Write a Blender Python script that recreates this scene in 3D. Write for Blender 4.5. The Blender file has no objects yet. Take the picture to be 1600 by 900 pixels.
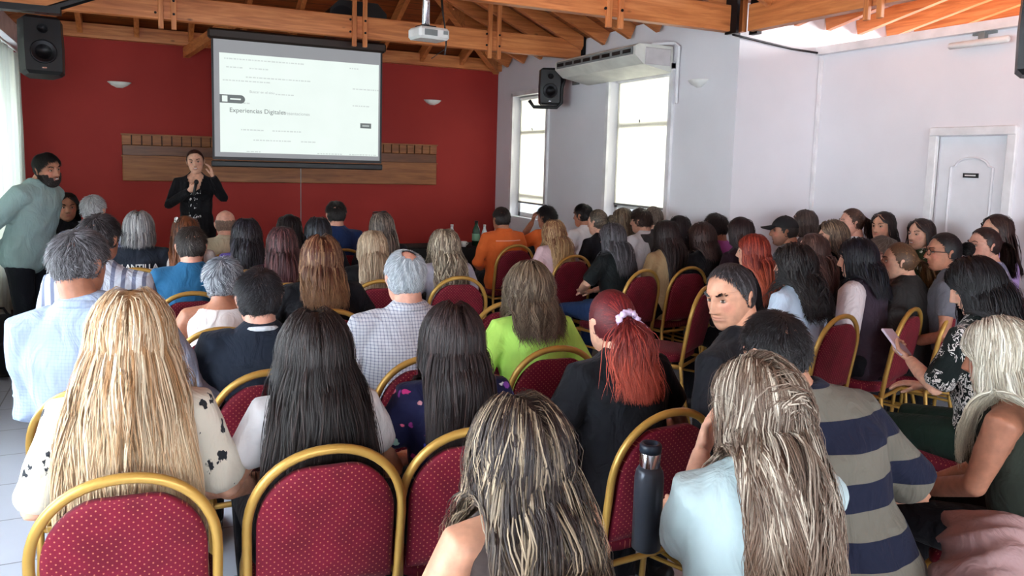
import bpy, math, random
import numpy as np
from mathutils import Vector, Matrix

# ------------------------------------------------------------------ camera, world, lights, exposure
SC = bpy.context.scene
COL = SC.collection
YAW, PITCH, ROLL, FPX, CYP, CAMH = .44506, .107175, .027805, 1206.2, 384.15, 1.70
_f = np.array([math.sin(YAW)*math.cos(PITCH), math.cos(YAW)*math.cos(PITCH), -math.sin(PITCH)])
_r = np.array([math.cos(YAW), -math.sin(YAW), 0.]); _u = np.cross(_r, _f)
_R = math.cos(ROLL)*_r + math.sin(ROLL)*_u; _U = -math.sin(ROLL)*_r + math.cos(ROLL)*_u
_C = np.array([0, 0, CAMH])
cam_data = bpy.data.cameras.new('camera'); cam = bpy.data.objects.new('camera', cam_data); COL.objects.link(cam)
M = Matrix.Identity(4)
for i in range(3):
    M[i][0] = _R[i]; M[i][1] = _U[i]; M[i][2] = -_f[i]; M[i][3] = _C[i]
cam.matrix_world = M
cam_data.sensor_fit = 'HORIZONTAL'; cam_data.sensor_width = 36.0
cam_data.lens = 36.0*FPX/1600.0
cam_data.shift_y = -(450-CYP)/1600.0
cam_data.clip_start = .05
SC.camera = cam
def ray(x, y): return _f + _R*(x-800)/FPX - _U*(y-CYP)/FPX
def at_z(x, y, z): d = ray(x, y); return _C + d*(z-CAMH)/d[2]
def at_y(x, y, Y): d = ray(x, y); return _C + d*Y/d[1]
def at_x(x, y, X): d = ray(x, y); return _C + d*X/d[0]

SC.view_settings.view_transform = 'Standard'; SC.view_settings.look = 'None'
SC.view_settings.gamma = 1.0; SC.view_settings.use_curve_mapping = False
SC.view_settings.exposure = 0.12

w = bpy.data.worlds.new('daylight'); SC.world = w; w.use_nodes = True
bg = w.node_tree.nodes['Background']; bg.inputs[0].default_value = (.86, .93, 1, 1); bg.inputs[1].default_value = 1.35

def area(name, loc, rot, sx, sy, power, color=(1, 1, 1)):
    l = bpy.data.lights.new(name, 'AREA'); l.shape = 'RECTANGLE'; l.size = sx; l.size_y = sy
    l.energy = power; l.color = color
    o = bpy.data.objects.new(name, l); COL.objects.link(o); o.location = loc; o.rotation_euler = rot
    return o
H90 = math.pi/2
# daylight coming in through the room's windows
DAY = (.88, .95, 1.0)
for k, yy in enumerate((1.2, 3.9, 6.6, 9.05)):
    area('window_daylight', (-1.9, yy, 1.75), (0, -H90, 0), 1.9, 2.0, (190, 150, 70, 75)[k], DAY)       # left windows, pointing +X
for k, xx in enumerate((-.1, 2.2, 4.4)):
    area('window_daylight', (xx, -3.9, 1.75), (H90, 0, 0), 1.6, 1.7, 125, DAY)           # rear windows, pointing +Y
area('window_daylight', (5.35, 9.4, 1.9), (0, H90, 0), 1.7, 1.1, 42, (1, .99, .95))     # right window 1
area('window_daylight', (5.35, 6.85, 1.9), (0, H90, 0), 1.7, 1.2, 42, (1, .99, .95))    # right window 2
area('window_daylight', (8.6, 2.6, 2.9), (0, math.radians(100), 0), 1.6, 3.0, 560, (1, .97, .97))  # high window of the annex

# ------------------------------------------------------------------ helpers
def lin(c):
    c = np.asarray(c, float)/255.0
    return np.where(c <= .04045, c/12.92, ((c+.055)/1.055)**2.4)
def L4(c): v = lin(c); return (float(v[0]), float(v[1]), float(v[2]), 1)

def nmat(name):
    m = bpy.data.materials.new(name); m.use_nodes = True
    nt = m.node_tree; b = nt.nodes['Principled BSDF']
    return m, nt, b
def N(nt, t, **kw):
    n = nt.nodes.new(t)
    for k, v in kw.items():
        if k.startswith('i_'):
            n.inputs[k[2:].replace('_', ' ')].default_value = v
        elif k[0] == 'n' and k[1:].isdigit():
            n.inputs[int(k[1:])].default_value = v
        else: setattr(n, k, v)
    return n
def ramp(nt, fac, stops):
    r = nt.nodes.new('ShaderNodeValToRGB'); cr = r.color_ramp
    while len(cr.elements) < len(stops): cr.elements.new(.5)
    for e, (p, c) in zip(cr.elements, stops): e.position = p; e.color = c if len(c) == 4 else L4(c)
    nt.links.new(fac, r.inputs[0]); return r.outputs[0]
def coords(nt, scale=(1, 1, 1), kind='Object', rot=(0, 0, 0)):
    tc = nt.nodes.new('ShaderNodeTexCoord'); mp = nt.nodes.new('ShaderNodeMapping')
    mp.inputs['Scale'].default_value = scale; mp.inputs['Rotation'].default_value = rot
    nt.links.new(tc.outputs[kind], mp.inputs[0]); return mp.outputs[0]
def bump(nt, b, h, strength=.3, dist=.01):
    n = nt.nodes.new('ShaderNodeBump'); n.inputs['Strength'].default_value = strength; n.inputs['Distance'].default_value = dist
    nt.links.new(h, n.inputs['Height']); nt.links.new(n.outputs[0], b.inputs['Normal'])
def mixc(nt, fac, a, c, blend='MIX'):
    m = nt.nodes.new('ShaderNodeMix'); m.data_type = 'RGBA'; m.blend_type = blend
    for s, v in ((0, fac), (6, a), (7, c)):
        if isinstance(v, bpy.types.NodeSocket): nt.links.new(v, m.inputs[s])
        else: m.inputs[s].default_value = v
    return m.outputs[2]
def mathn(nt, op, a, c=None, d=None):
    m = nt.nodes.new('ShaderNodeMath'); m.operation = op
    for s, v in ((0, a), (1, c), (2, d)):
        if v is None: continue
        if isinstance(v, bpy.types.NodeSocket): nt.links.new(v, m.inputs[s])
        else: m.inputs[s].default_value = v
    return m.outputs[0]

_plain = {}
def plain(name, c, rough=.5, metal=0, noise=.06, scale=6, spec=.4, bmp=0, coat=0):
    key = (name, tuple(c), rough, metal)
    if key in _plain: return _plain[key]
    m, nt, b = nmat(name)
    n = N(nt, 'ShaderNodeTexNoise', i_Scale=scale, i_Detail=4.0); nt.links.new(coords(nt), n.inputs['Vector'])
    a = np.array(L4(c)); lo = a*(1-noise*2); lo[3] = 1; hi = np.minimum(a*(1+noise*2), 1); hi[3] = 1
    nt.links.new(ramp(nt, n.outputs[0], [(.3, tuple(lo)), (.7, tuple(hi))]), b.inputs['Base Color'])
    b.inputs['Roughness'].default_value = rough; b.inputs['Metallic'].default_value = metal
    b.inputs['Specular IOR Level'].default_value = spec
    if coat: b.inputs['Coat Weight'].default_value = coat
    if bmp:
        n2 = N(nt, 'ShaderNodeTexNoise', i_Scale=scale*8, i_Detail=3.0); nt.links.new(coords(nt), n2.inputs['Vector'])
        bump(nt, b, n2.outputs[0], bmp, .004)
    _plain[key] = m; return m

class MB:
    """collects shapes as numpy arrays, then links them as one mesh object"""
    def __init__(s): s.v = []; s.f = []; s.n = 0
    def add(s, v, f):
        v = np.asarray(v, float); s.v.append(v)
        s.f += [tuple(i+s.n for i in q) for q in f]; s.n += len(v); return s
    def box(s, c, d, rot=None, bev=0):
        c = np.asarray(c, float); h = np.asarray(d, float)/2
        if bev:
            e = min(bev, h.min()*.9); P = []
            for sx in (-1, 1):
                for sy in (-1, 1):
                    for sz in (-1, 1):
                        for ax in range(3):
                            q = h-e; q = q.copy(); q[ax] = h[ax]; P.append(q*np.array([sx, sy, sz]))
            P = np.array(P); F = []
            idx = lambda sx, sy, sz, ax: ((sx*2+sy)*2+sz)*3+ax
            F += [[idx(1,0,0,0),idx(1,1,0,0),idx(1,1,1,0),idx(1,0,1,0)],[idx(0,0,0,0),idx(0,0,1,0),idx(0,1,1,0),idx(0,1,0,0)],
                  [idx(0,1,0,1),idx(0,1,1,1),idx(1,1,1,1),idx(1,1,0,1)],[idx(0,0,0,1),idx(1,0,0,1),idx(1,0,1,1),idx(0,0,1,1)],
                  [idx(0,0,1,2),idx(1,0,1,2),idx(1,1,1,2),idx(0,1,1,2)],[idx(0,0,0,2),idx(0,1,0,2),idx(1,1,0,2),idx(1,0,0,2)]]
            for a in (0, 1):
                for b_ in (0, 1):
                    F.append([idx(a,b_,0,0),idx(a,b_,0,1),idx(a,b_,1,1),idx(a,b_,1,0)])
                    F.append([idx(a,0,b_,0),idx(a,0,b_,2),idx(a,1,b_,2),idx(a,1,b_,0)])
                    F.append([idx(0,a,b_,1),idx(0,a,b_,2),idx(1,a,b_,2),idx(1,a,b_,1)])
                    for k in (0, 1): F.append([idx(a,b_,k,0),idx(a,b_,k,1),idx(a,b_,k,2)])
        else:
            P = np.array([[x, y, z] for x in (-1, 1) for y in (-1, 1) for z in (-1, 1)])*h
            F = [[0,1,3,2],[4,6,7,5],[0,4,5,1],[2,3,7,6],[0,2,6,4],[1,5,7,3]]
        if rot is not None: P = P @ np.array(rot).T
        return s.add(P+c, F)
    def tube(s, pts, rad, n=10, flat=1.0, cap=True, up=(0, 0, 1)):
        v, f = tube(pts, rad, n, flat, cap, up); return s.add(v, f)
    def lathe(s, prof, n=20, c=(0, 0, 0)):
        P = []; F = []; c = np.asarray(c, float)
        for (r, z) in prof:
            for k in range(n):
                a = 2*math.pi*k/n; P.append((c[0]+r*math.cos(a), c[1]+r*math.sin(a), c[2]+z))
        m = len(prof)
        for i in range(m-1):
            for k in range(n):
                k2 = (k+1) % n; F.append((i*n+k, i*n+k2, (i+1)*n+k2, (i+1)*n+k))
        F.append(tuple(range(n-1, -1, -1))); F.append(tuple((m-1)*n+k for k in range(n)))
        return s.add(P, F)
    def prism(s, poly, a, b_, axis=1):
        """extrude a 2D polygon (in the two other axes) from a to b_ along axis"""
        P = []; n = len(poly)
        for t in (a, b_):
            for (p, q) in poly:
                l = [p, q]; l.insert(axis, t); P.append(l)
        F = [tuple(range(n)), tuple(range(2*n-1, n-1, -1))]
        for k in range(n):
            k2 = (k+1) % n; F.append((k2, k, n+k, n+k2))
        return s.add(P, F)
    def build(s, name, mat, parent=None, smooth=False, loc=None, sharp=None):
        return mobj(name, np.concatenate(s.v), s.f, mat, parent, smooth, loc=loc)

def tube(pts, rad, n=10, flat=1.0, cap=True, up=(0, 0, 1)):
    """rings along pts; rad scalar / list / list of (ra, rb): ra sideways, rb along 'up'"""
    pts = np.asarray(pts, float); m = len(pts)
    if np.isscalar(rad): rad = [rad]*m
    R = np.array([(r, r*flat) if np.isscalar(r) else r for r in rad], float)
    t = np.gradient(pts, axis=0); t /= np.linalg.norm(t, axis=1)[:, None]+1e-9
    up = np.asarray(up, float)
    V = []
    prev = None
    for i in range(m):
        a = np.cross(t[i], up)
        if np.linalg.norm(a) < .05: a = prev if prev is not None else np.cross(t[i], (0, 1, 0.01))
        a = a/np.linalg.norm(a)
        if prev is not None and a@prev < 0: a = -a
        prev = a; b_ = np.cross(a, t[i])
        ang = 2*np.pi*np.arange(n)/n + np.pi/n
        V.append(pts[i] + np.outer(np.cos(ang)*R[i, 0], a) + np.outer(np.sin(ang)*R[i, 1], b_))
    F = []
    if cap:   # rounded ends
        for end, sg in ((0, -1), (m-1, 1)):
            ring = V[end] if sg < 0 else V[-1]
            rr = R[end].mean()*.5
            new = pts[end] + (ring-pts[end])*.7 + t[end]*sg*rr*.7
            if sg < 0: V.insert(0, new)
            else: V.append(new)
    m2 = len(V)
    V = np.concatenate(V)
    for i in range(m2-1):
        for k in range(n):
            k2 = (k+1) % n; F.append((i*n+k, i*n+k2, (i+1)*n+k2, (i+1)*n+k))
    F.append(tuple(range(n-1, -1, -1))); F.append(tuple((m2-1)*n+k for k in range(n)))
    return V, F

def ellipsoid(c, r, nu=16, nv=10):
    V = [(0, 0, -1)]; F = []
    for j in range(1, nv):
        ph = -math.pi/2+math.pi*j/nv
        for i in range(nu):
            a = 2*math.pi*i/nu; V.append((math.cos(a)*math.cos(ph), math.sin(a)*math.cos(ph), math.sin(ph)))
    V.append((0, 0, 1)); L = len(V)-1
    for i in range(nu):
        i2 = (i+1) % nu; F.append((0, 1+i2, 1+i)); F.append((L, L-nu+i, L-nu+i2))
        for j in range(nv-2): F.append((1+j*nu+i, 1+j*nu+i2, 1+(j+1)*nu+i2, 1+(j+1)*nu+i))
    return np.array(V)*np.asarray(r)+np.asarray(c), F

def mobj(name, v, f, mat, parent=None, smooth=True, attrs=None, uv=None, loc=None):
    me = bpy.data.meshes.new(name)
    v = np.asarray(v, np.float32)
    if isinstance(f, np.ndarray):
        nf, k = f.shape
        me.vertices.add(len(v)); me.vertices.foreach_set('co', v.ravel())
        me.loops.add(nf*k); me.loops.foreach_set('vertex_index', f.astype(np.int32).ravel())
        me.polygons.add(nf); me.polygons.foreach_set('loop_start', np.arange(0, nf*k, k, dtype=np.int32))
        me.update(calc_edges=True)
    else:
        me.from_pydata(v.tolist(), [], f)
    if smooth: me.polygons.foreach_set('use_smooth', np.ones(len(me.polygons), bool))
    if attrs is not None:
        a = me.color_attributes.new('col', 'FLOAT_COLOR', 'POINT')
        c = np.ones((len(v), 4), np.float32); c[:, :3] = attrs; a.data.foreach_set('color', c.ravel())
    if uv is not None:
        l = me.uv_layers.new(name='UVMap'); vi = np.empty(len(me.loops), np.int32); me.loops.foreach_get('vertex_index', vi)
        l.data.foreach_set('uv', np.asarray(uv, np.float32)[vi].ravel())
    me.materials.append(mat)
    o = bpy.data.objects.new(name, me); COL.objects.link(o)
    if parent is not None: o.parent = parent
    if loc is not None: o.location = loc
    return o

def tag(o, label=None, cat=None, group=None, kind=None):
    if label: o['label'] = label
    if cat: o['category'] = cat
    if group: o['group'] = group
    if kind: o['kind'] = kind
    return o
def empty(name, loc, rz=0, **kw):
    o = bpy.data.objects.new(name, None); COL.objects.link(o); o.location = loc; o.rotation_euler = (0, 0, rz)
    o.empty_display_size = .1
    return tag(o, **kw)
def struct(o): o['kind'] = 'structure'; return o

def remesh(parts, voxel, smooth=2, fac=.5):
    mb = MB()
    for v, f in parts: mb.add(v, f)
    me = bpy.data.meshes.new('tmp'); me.from_pydata(np.concatenate(mb.v).tolist(), [], mb.f)
    o = bpy.data.objects.new('tmp', me); COL.objects.link(o)
    m = o.modifiers.new('r', 'REMESH'); m.mode = 'VOXEL'; m.voxel_size = voxel
    if smooth: s = o.modifiers.new('s', 'SMOOTH'); s.factor = fac; s.iterations = smooth
    dg = bpy.context.evaluated_depsgraph_get(); ev = o.evaluated_get(dg); r = ev.to_mesh()
    V = np.empty(len(r.vertices)*3, np.float32); r.vertices.foreach_get('co', V); V = V.reshape(-1, 3)
    n = len(r.polygons); F = np.empty(n*4, np.int32)
    if len(r.loops) == n*4: r.loops.foreach_get('vertex_index', F); F = F.reshape(-1, 4)
    else:
        F = np.array([(list(p.vertices)+[p.vertices[-1]])[:4] for p in r.polygons], np.int32)
    ev.to_mesh_clear(); bpy.data.objects.remove(o); bpy.data.meshes.remove(me)
    return V.astype(float), F
def merge(*vf):
    V = []; F = []; n = 0
    for v, f in vf: V.append(v); F.append(np.asarray(f)+n); n += len(v)
    return np.concatenate(V), np.concatenate(F)
def rotm(yaw=0, pitch=0, roll=0):
    """degrees; yaw about z (left +), pitch about x (down = negative), roll about y"""
    return np.array(Matrix.Rotation(math.radians(yaw), 3, 'Z') @ Matrix.Rotation(math.radians(pitch), 3, 'X') @ Matrix.Rotation(math.radians(roll), 3, 'Y'))
# ------------------------------------------------------------------ room materials
def wall_mat(name, c, c2, rough=.7, sc=1.2):
    m, nt, b = nmat(name)
    n = N(nt, 'ShaderNodeTexNoise', i_Scale=sc, i_Detail=6.0); nt.links.new(coords(nt), n.inputs['Vector'])
    nt.links.new(ramp(nt, n.outputs[0], [(.3, c), (.7, c2)]), b.inputs['Base Color'])
    b.inputs['Roughness'].default_value = rough; b.inputs['Specular IOR Level'].default_value = .25
    n2 = N(nt, 'ShaderNodeTexNoise', i_Scale=70.0, i_Detail=3.0); nt.links.new(coords(nt), n2.inputs['Vector'])
    bump(nt, b, n2.outputs[0], .15, .003); return m
M_RED = wall_mat('red_paint', (156, 42, 38), (166, 48, 42), .6)
M_WHITE = wall_mat('white_plaster', (222, 221, 226), (231, 230, 235))
M_WINE = wall_mat('wine_paint', (92, 30, 52), (104, 34, 58))
M_TRIM = plain('white_trim_paint', (228, 228, 230), .4)
M_DOOR = plain('white_door_paint', (226, 227, 232), .35, noise=.02)

def wood_mat(name, c1, c2, c3, grain=(1.2, 18, 18), rough=.42, plank=None):
    m, nt, b = nmat(name)
    v = coords(nt, grain)
    n = N(nt, 'ShaderNodeTexNoise', i_Scale=1.6, i_Detail=7.0, i_Roughness=.6, i_Distortion=.6); nt.links.new(v, n.inputs['Vector'])
    col = ramp(nt, n.outputs[0], [(.25, c1), (.5, c2), (.72, c3)])
    n3 = N(nt, 'ShaderNodeTexVoronoi', i_Scale=2.6); nt.links.new(coords(nt, tuple(1.0 if g < 5 else 2.2 for g in grain)), n3.inputs['Vector'])
    k = ramp(nt, n3.outputs['Distance'], [(.0, (0, 0, 0, 1)), (.09, (1, 1, 1, 1))])
    col = mixc(nt, k, L4(tuple(int(x*.45) for x in c1)), col)
    if plank:
        ax, wd = plank
        tc = nt.nodes.new('ShaderNodeTexCoord'); sp = nt.nodes.new('ShaderNodeSeparateXYZ'); nt.links.new(tc.outputs['Object'], sp.inputs[0])
        fr = mathn(nt, 'FRACT', mathn(nt, 'DIVIDE', sp.outputs[ax], wd)); 
        gap = mathn(nt, 'GREATER_THAN', mathn(nt, 'ABSOLUTE', mathn(nt, 'SUBTRACT', fr, .5)), .46)
        wn = N(nt, 'ShaderNodeTexWhiteNoise', noise_dimensions='1D'); nt.links.new(mathn(nt, 'FLOOR', mathn(nt, 'DIVIDE', sp.outputs[ax], wd)), wn.inputs['W'])
        col = mixc(nt, mathn(nt, 'MULTIPLY', wn.outputs[0], .45), col, mixc(nt, 1.0, col, (.62, .55, .5, 1), 'MULTIPLY'))
        col = mixc(nt, mathn(nt, 'MULTIPLY', gap, .8), col, (.02, .008, .004, 1))
        bump(nt, b, mathn(nt, 'SUBTRACT', 1.0, gap), .6, .01)
    nt.links.new(col, b.inputs['Base Color']); b.inputs['Roughness'].default_value = rough
    return m
WC = ((164, 88, 46), (204, 124, 70), (226, 150, 92))
M_BEAMX = wood_mat('varnished_pine_along_x', *WC, grain=(1.2, 16, 16))
M_BEAMY = wood_mat('varnished_pine_along_y', *WC, grain=(16, 1.2, 16))
M_BEAMZ = wood_mat('varnished_pine_upright', *WC, grain=(16, 16, 1.2))
M_PLANKX = wood_mat('ceiling_planks_front', (112, 52, 24), (150, 76, 36), (168, 88, 44), grain=(1.2, 12, 12), plank=(1, .11))
M_PLANKY = wood_mat('ceiling_planks_side', (112, 52, 24), (150, 76, 36), (168, 88, 44), grain=(12, 1.2, 12), plank=(0, .11))
M_PANEL = wood_mat('brown_wall_boards', (112, 62, 28), (150, 90, 46), (172, 108, 58), grain=(1.5, 20, 20), rough=.5)

def floor_mat():
    m, nt, b = nmat('pale_floor_tiles')
    v = coords(nt, (1, 1, 1))
    br = N(nt, 'ShaderNodeTexBrick', offset=0.0, i_Scale=1.0, i_Mortar_Size=.004, i_Brick_Width=.45, i_Row_Height=.45, i_Bias=.0)
    br.inputs['Color1'].default_value = L4((196, 204, 218)); br.inputs['Color2'].default_value = L4((206, 212, 226)); br.inputs['Mortar'].default_value = L4((120, 124, 136))
    nt.links.new(v, br.inputs['Vector'])
    n = N(nt, 'ShaderNodeTexNoise', i_Scale=2.5, i_Detail=8.0); nt.links.new(v, n.inputs['Vector'])
    nt.links.new(mixc(nt, mathn(nt, 'MULTIPLY', n.outputs[0], .35), br.outputs[0], L4((150, 156, 172))), b.inputs['Base Color'])
    b.inputs['Roughness'].default_value = .28; b.inputs['Specular IOR Level'].default_value = .5
    bump(nt, b, mathn(nt, 'SUBTRACT', 1.0, br.outputs['Fac']), .3, .003); return m
M_FLOOR = floor_mat()
M_BLACK = plain('black_plastic', (22, 23, 26), .45, noise=.1)
M_BLACKCLOTH = plain('black_cloth', (17, 17, 20), .9, noise=.15, bmp=.3)
M_STEEL = plain('dark_steel', (30, 30, 34), .4, .6)
M_CHROME = plain('chrome', (200, 200, 205), .2, 1)
M_WPLAST = plain('white_plastic', (225, 225, 222), .4)
M_GREY = plain('grey_plastic', (120, 124, 124), .5)

# ------------------------------------------------------------------ room shell
YF, XW, YO, XD, XL, YB, XE = 10.5, 4.71, 5.38, 5.68, -1.35, -3.2, 8.3
EZ, SL = 3.17, .45                    # eaves and roof slope
struct(MB().box(((XE+XL)/2, (YF+YB)/2, -.05), (XE-XL+.4, YF-YB+.4, .1)).build('floor', M_FLOOR))
struct(MB().box(((XW+XL)/2, 8.6, .003), (XW-XL, 3.8, .006)).build('floor_dark_carpet', plain('dark_brown_carpet', (44, 34, 32), .95, noise=.12, bmp=.4, scale=20)))
struct(MB().box(((XW+XL)/2, YF+.1, 1.6), (XW-XL+.4, .2, 3.2)).build('wall_front', M_RED))
def wall_with_holes(name, axis, pos, thick, a0, a1, z1, holes, mat):
    """wall in a plane of constant x (axis 0) or y (axis 1); holes = (a, b, z0, z1)"""
    mb = MB()
    def bx(p, q, z0_, z1_):
        if q-p < 1e-4 or z1_-z0_ < 1e-4: return
        c = [0, 0, (z0_+z1_)/2]; d = [0, 0, z1_-z0_]; c[axis] = pos+thick/2; d[axis] = abs(thick); c[1-axis] = (p+q)/2; d[1-axis] = q-p
        mb.box(c, d)
    cur = a0
    for (p, q, z0_, z1_) in sorted(holes):
        bx(cur, p, 0, z1); bx(p, q, 0, z0_); bx(p, q, z1_, z1); cur = q
    bx(cur, a1, 0, z1)
    return struct(mb.build(name, mat))
WIN1 = (8.92, 9.92, .95, 2.62); WIN2 = (6.33, 7.43, .95, 2.66)
wall_with_holes('wall_right', 0, XW, .18, YO, YF, 3.22, [WIN1, WIN2], M_WHITE)
struct(MB().box(((XW+XE)/2+.09, YO+.09, 1.7), (XE-XW-.18, .18, 3.4)).build('wall_alcove', M_WHITE))
DY0, DY1, DZ = 3.57, 4.12, 2.0
wall_with_holes('wall_partition', 0, XD, .12, 3.28, YO, 2.77, [(DY0, DY1, -.001, DZ)], M_WHITE)
struct(MB().box((XD+.06, (YB+3.28)/2, 1.385), (.12, 3.28-YB, 2.77)).build('wall_wine', M_WINE))
struct(MB().box((XD+.03, (YB+YO)/2, 2.80), (.2, YO-YB, .07)).build('trim_1', M_TRIM))
struct(MB().box((XD-.012, YO-.02, 1.38), (.03, .03, 2.76)).build('trim_2', M_TRIM))
LW = [(.2, 2.2, .6, 2.7), (2.9, 4.9, .6, 2.7), (5.6, 7.6, .6, 2.7), (8.2, 9.9, .6, 2.7)]
wall_with_holes('wall_left', 0, XL, -.18, YB, YF, 3.22, LW, M_WHITE)
wall_with_holes('wall_rear', 1, YB, -.18, XL, XE, 3.4, [(-.9, .7, .9, 2.6), (1.4, 3.0, .9, 2.6), (3.6, 5.2, .9, 2.6)], M_WHITE)
wall_with_holes('wall_annex', 0, XE, .18, YB, YO, 4.4, [(1.2, 4.2, 2.1, 3.7)], M_WINE)

# roof: planks on four hipped slopes, then the annex slope
RX = (XL+XW)/2; HW = (XW-XL)/2; RZ = EZ+SL*HW; YR = YF-HW
def slab(name, quad, mat, th=.05):
    q = np.array(quad, float); t = q+np.array([0, 0, th]); n = len(q)
    F = [tuple(range(n-1, -1, -1)), tuple(range(n, 2*n))]+[(k, (k+1) % n, n+(k+1) % n, n+k) for k in range(n)]
    return struct(mobj(name, np.concatenate([q, t]), F, mat, smooth=False))
slab('ceiling_front', [(XL, YF, EZ), (XW, YF, EZ), (RX, YR, RZ)], M_PLANKX)
slab('ceiling_right', [(XW, YF, EZ), (XW, YB, EZ), (RX, YB, RZ), (RX, YR, RZ)], M_PLANKY)
slab('ceiling_left', [(XL, YB, EZ), (XL, YF, EZ), (RX, YR, RZ), (RX, YB, RZ)], M_PLANKY)
slab('ceiling_annex', [(XW, YO+.1, 3.12), (XE, YO+.1, 3.12), (XE, YB, 3.12+.2*(YO-YB)), (XW, YB, 3.12+.2*(YO-YB))], M_PLANKX)
struct(MB().box((XW+.03, (YO+YB)/2, 4.1), (.05, YO-YB, 1.9)).build('ceiling_gable', M_BEAMY))
struct(MB().box((RX, YB-.1, 3.9), (XW-XL, .1, 1.5)).build('wall_rear_gable', M_WHITE))

def beam(name, a, b_, w_, h_, mat, label, group=None, parent=None, cat='beam'):
    """timber from a to b_ (top centre line), width w_, depth h_ downwards"""
    a = np.array(a, float); b_ = np.array(b_, float); d = b_-a; d /= np.linalg.norm(d)
    s_ = np.cross(d, (0, 0, 1.)); s_ /= np.linalg.norm(s_); up = np.cross(s_, d)
    V = []
    for p in (a, b_):
        for i, j in ((-1, 0), (1, 0), (1, -1), (-1, -1)): V.append(p+s_*i*w_/2+up*j*h_)
    F = [(3, 2, 1, 0), (4, 5, 6, 7), (0, 1, 5, 4), (1, 2, 6, 5), (2, 3, 7, 6), (3, 0, 4, 7)]
    o = mobj(name, V, F, mat, parent, smooth=False)
    if parent is None: tag(o, label, cat, group)
    return o
def EZ_at(x, y): return EZ+SL*min(YF-y, XW-x, x-XL)
ORD = ['first', 'second', 'third', 'fourth', 'fifth', 'sixth', 'seventh', 'eighth', 'ninth', 'tenth', 'eleventh', 'twelfth', 'thirteenth', 'fourteenth', 'fifteenth', 'sixteenth', 'seventeenth']
for i in range(9):
    x = -.64+.59*i; run = min(x-XL, XW-x)
    if run < .3: continue
    beam('rafter', (x, YF-.01, EZ-.002), (x, YF-run, EZ-.002+SL*run), .055, .15, M_BEAMY,
         ORD[i-(1 if False else 0)]+' pine rafter from the left along the red front wall', 'rafters above the red front wall', cat='rafter')
for i in range(22):
    y = 10.04-.505*i
    if y < YB+.2: break
    run = min(HW, YF-y)
    if y > 3: beam('rafter', (XW-.005, y, EZ-.002), (XW-run, y, EZ-.002+SL*run), .055, .15, M_BEAMX,
         ORD[i]+' pine rafter from the red wall, above the window wall' if y > YO else ORD[i-10]+' pine rafter past the corner, above the alcove side beam',
         'rafters above the window wall' if y > YO else 'rafters above the alcove side beam', cat='rafter')
    if y > 4.5: beam('rafter', (XL+.005, y, EZ-.002), (XL+run, y, EZ-.002+SL*run), .055, .15, M_BEAMX,
         ORD[i]+' pine rafter from the red wall, above the curtained left wall', 'rafters above the curtained left wall', cat='rafter')
for i in range(6):
    x = 5.32+.4*i
    beam('rafter', (x, YO-.005, 3.118), (x, YO-3.2, 3.118+.2*3.2), .055, .13, M_BEAMY,
         ORD[i]+' pine rafter from the steel bracket, above the bright alcove wall', 'rafters above the alcove', cat='rafter')
beam('hip_rafter', (XW-.02, YF-.02, EZ-.01), (RX, YR, RZ-.01), .08, .2, M_BEAMX, 'long diagonal pine hip rafter from the red and white wall corner', cat='rafter')
beam('hip_rafter', (XL+.02, YF-.02, EZ-.01), (RX, YR, RZ-.01), .08, .2, M_BEAMX, 'long diagonal pine hip rafter from the left front corner', cat='rafter')
beam('ridge_beam', (RX, YR, RZ-.02), (RX, YB, RZ-.02), .1, .22, M_BEAMY, 'pine ridge beam at the top of the roof')
beam('wall_plate', (XL, YF-.06, 3.17), (XW, YF-.06, 3.17), .12, .16, M_BEAMX, 'pine timber plate along the top of the red wall', cat='beam')

def truss(Y, x0, x1, zb, hangers, nm):
    t = empty('tie_beam', ((x0+x1)/2, Y, zb), label=nm, cat='beam')
    def sub(name, mb, mat): o = mb.build(name, mat, t); o.location = (-(x0+x1)/2, -Y, -zb); return o
    sub('timber', MB().box(((x0+x1)/2, Y, zb+.11), (x1-x0, .09, .22), bev=.006), M_BEAMX)
    for hx in hangers:
        for s in (-1, 1):
            top = EZ_at(hx, Y)-.05
            sub('hanger', MB().box((hx+s*.055, Y-.06, (zb-.09+top)/2), (.045, .035, top-zb+.09), bev=.004), M_BEAMZ)
        bm_ = MB()
        for zz in (zb+.05, zb+.17): bm_.tube([(hx-.1, Y-.085, zz), (hx-.1+.001, Y-.075, zz)], .012, 8); bm_.tube([(hx+.055, Y-.085, zz), (hx+.055, Y-.075, zz)], .012, 8)
        sub('bolt', bm_, M_STEEL)
    return t
truss(8.06, XL+.02, XW-.06, 2.93, (.22, 2.02, 3.53), 'pine tie beam over the projection screen with paired hangers')
truss(YO, XL+.02, XW-.14, 2.87, (3.38,), 'nearer pine tie beam meeting the steel bracket above the alcove corner')
struct(MB().box((XW-.03, 8.06, 3.04), (.03, .14, .3)).build('trim_3', M_STEEL))
t = empty('tie_beam', (XW, 3.6, 2.87), label='pine tie beam running from the alcove corner towards the right', cat='beam')
beam('timber', (0, YO-.14-3.6, .22), (0, -6, .22), .09, .22, M_BEAMY, '', parent=t)
for s in (-1, 1):
    MB().box((-.07, .35+s*.055, .2), (.035, .045, .6), bev=.004).build('hanger', M_BEAMZ, t)
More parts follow.
